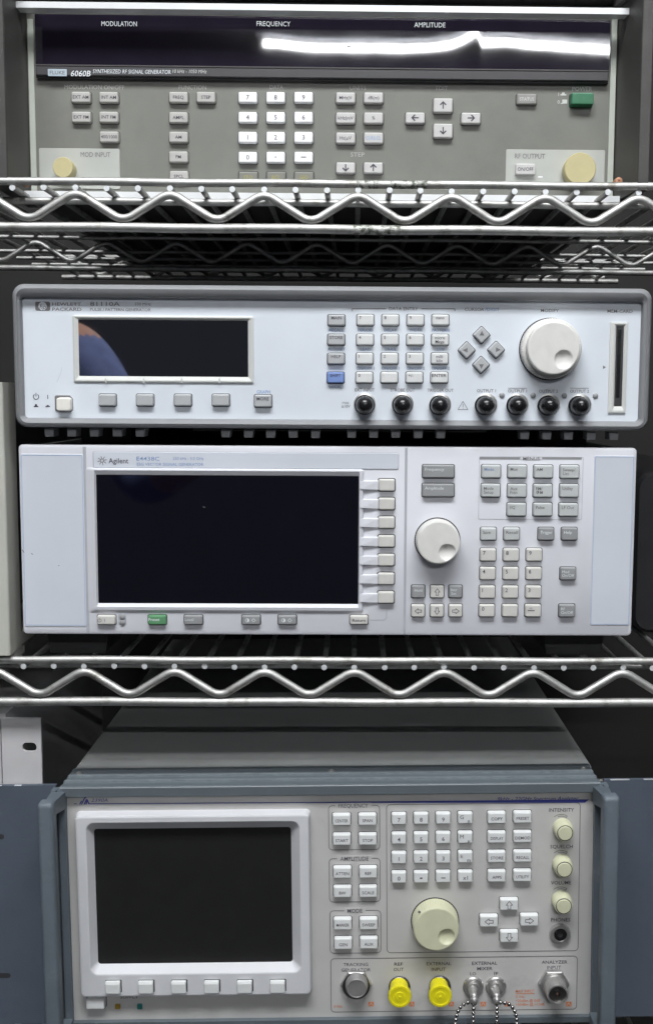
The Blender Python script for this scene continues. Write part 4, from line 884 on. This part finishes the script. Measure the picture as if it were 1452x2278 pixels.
for q in ((x0, bx0, z0, z1), (bx1, x1, z0, z1), (bx0, bx1, bz1, z1), (bx0, bx1, z0, bz0)): b.box(q[0], q[1], -6, -3.5, q[2], q[3])
part('rack_ear', b, 'ear_white', root)
b = MB(); q = pX(31, 1572, 40); b.box(-40, q[0], 5, 300, 0, q[1]); part('case', b, 'ear_white', root)
b = MB(); b.box(-40, x0-.8, -6, -3.4, 60, z1); part('front_panel', b, 'ear_white', root)
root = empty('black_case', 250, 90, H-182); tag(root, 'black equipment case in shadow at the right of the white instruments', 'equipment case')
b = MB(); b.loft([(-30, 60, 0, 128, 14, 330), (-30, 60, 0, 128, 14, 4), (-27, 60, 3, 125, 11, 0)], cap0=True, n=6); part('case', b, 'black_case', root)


# the photographer, who stands beside the camera and shows only as a reflection in the small screen
def person():
    mat("skin", (.80, .42, .30), .5, 0, .05, 20); mat("denim_shirt", (.24, .30, .60), .8, 0, .2, 30); mat("dark_trousers", (.04, .04, .05), .8); mat("hair", (.03, .022, .016), .6, 0, .2, 60)
    V = dict(pelvis=(0, 0, .86), waist=(0, .03, 1.0), chest=(0, .10, 1.20), neck=(.0, .17, 1.355), jaw=(0, .21, 1.42), skull=(0, .21, 1.50), crown=(0, .20, 1.56),
             ls=(-.19, .10, 1.30), le=(-.24, .16, 1.02), lw=(-.02, .34, 1.04), lh=(.10, .38, 1.08), rs=(.19, .10, 1.30), re=(.30, .20, 1.05), rw=(.36, .36, 1.10), rh=(.37, .42, 1.12),
             lp=(-.10, 0, .80), lk=(-.12, .04, .45), la=(-.13, -.02, .08), lf=(-.14, .14, .04), rp=(.10, 0, .80), rk=(.12, .04, .45), ra=(.13, -.02, .08), rf=(.14, .14, .04))
    Rr = dict(pelvis=.145, waist=.135, chest=.15, neck=.055, jaw=.075, skull=.088, crown=.05, ls=.075, le=.046, lw=.031, lh=.040, rs=.075, re=.046, rw=.031, rh=.040, lp=.095, lk=.06, la=.042, lf=.04, rp=.095, rk=.06, ra=.042, rf=.04)
    E_ = 'pelvis-waist waist-chest chest-neck neck-jaw jaw-skull skull-crown chest-ls ls-le le-lw lw-lh chest-rs rs-re re-rw rw-rh pelvis-lp lp-lk lk-la la-lf pelvis-rp rp-rk rk-ra ra-rf'.split()
    names = list(V); me = bpy.data.meshes.new('person'); me.from_pydata([V[n] for n in names], [tuple(names.index(q) for q in e.split('-')) for e in E_], [])
    o = bpy.data.objects.new('person', me); col.objects.link(o)
    sk = o.modifiers.new('skin', 'SKIN'); o.modifiers.new('sub', 'SUBSURF').levels = 4
    for i, n in enumerate(names):
        v = me.skin_vertices[0].data[i]; v.radius = (Rr[n], Rr[n]*(.72 if n in ('chest', 'waist', 'pelvis') else 1)); v.use_root = n == 'pelvis'
    bpy.context.view_layer.update(); m2 = bpy.data.meshes.new_from_object(o.evaluated_get(bpy.context.evaluated_depsgraph_get()))
    o.modifiers.clear(); o.data = m2; m2.name = 'person'; m2.materials.clear()
    for k in ('skin', 'denim_shirt', 'dark_trousers'): m2.materials.append(MATS[k])
    for p in m2.polygons:
        c = p.center; p.use_smooth = True
        hand = (c.y > .31 and c.z < 1.2)
        p.material_index = 0 if (c.z > 1.315 or hand) else 2 if c.z < .93 else 1
    b = MB(); b.ball((0, 195, 1530), 98, 0, 20, 12); h_ = part('hair', b, 'hair'); h_.parent = o
    return o
pn = person(); pn.location = (-.70, -1.28, -.055); pn.rotation_euler = (0, 0, math.radians(-12))
tag(pn, 'person in a blue denim shirt standing beside the camera, seen only as a reflection', 'person')

flush_text()
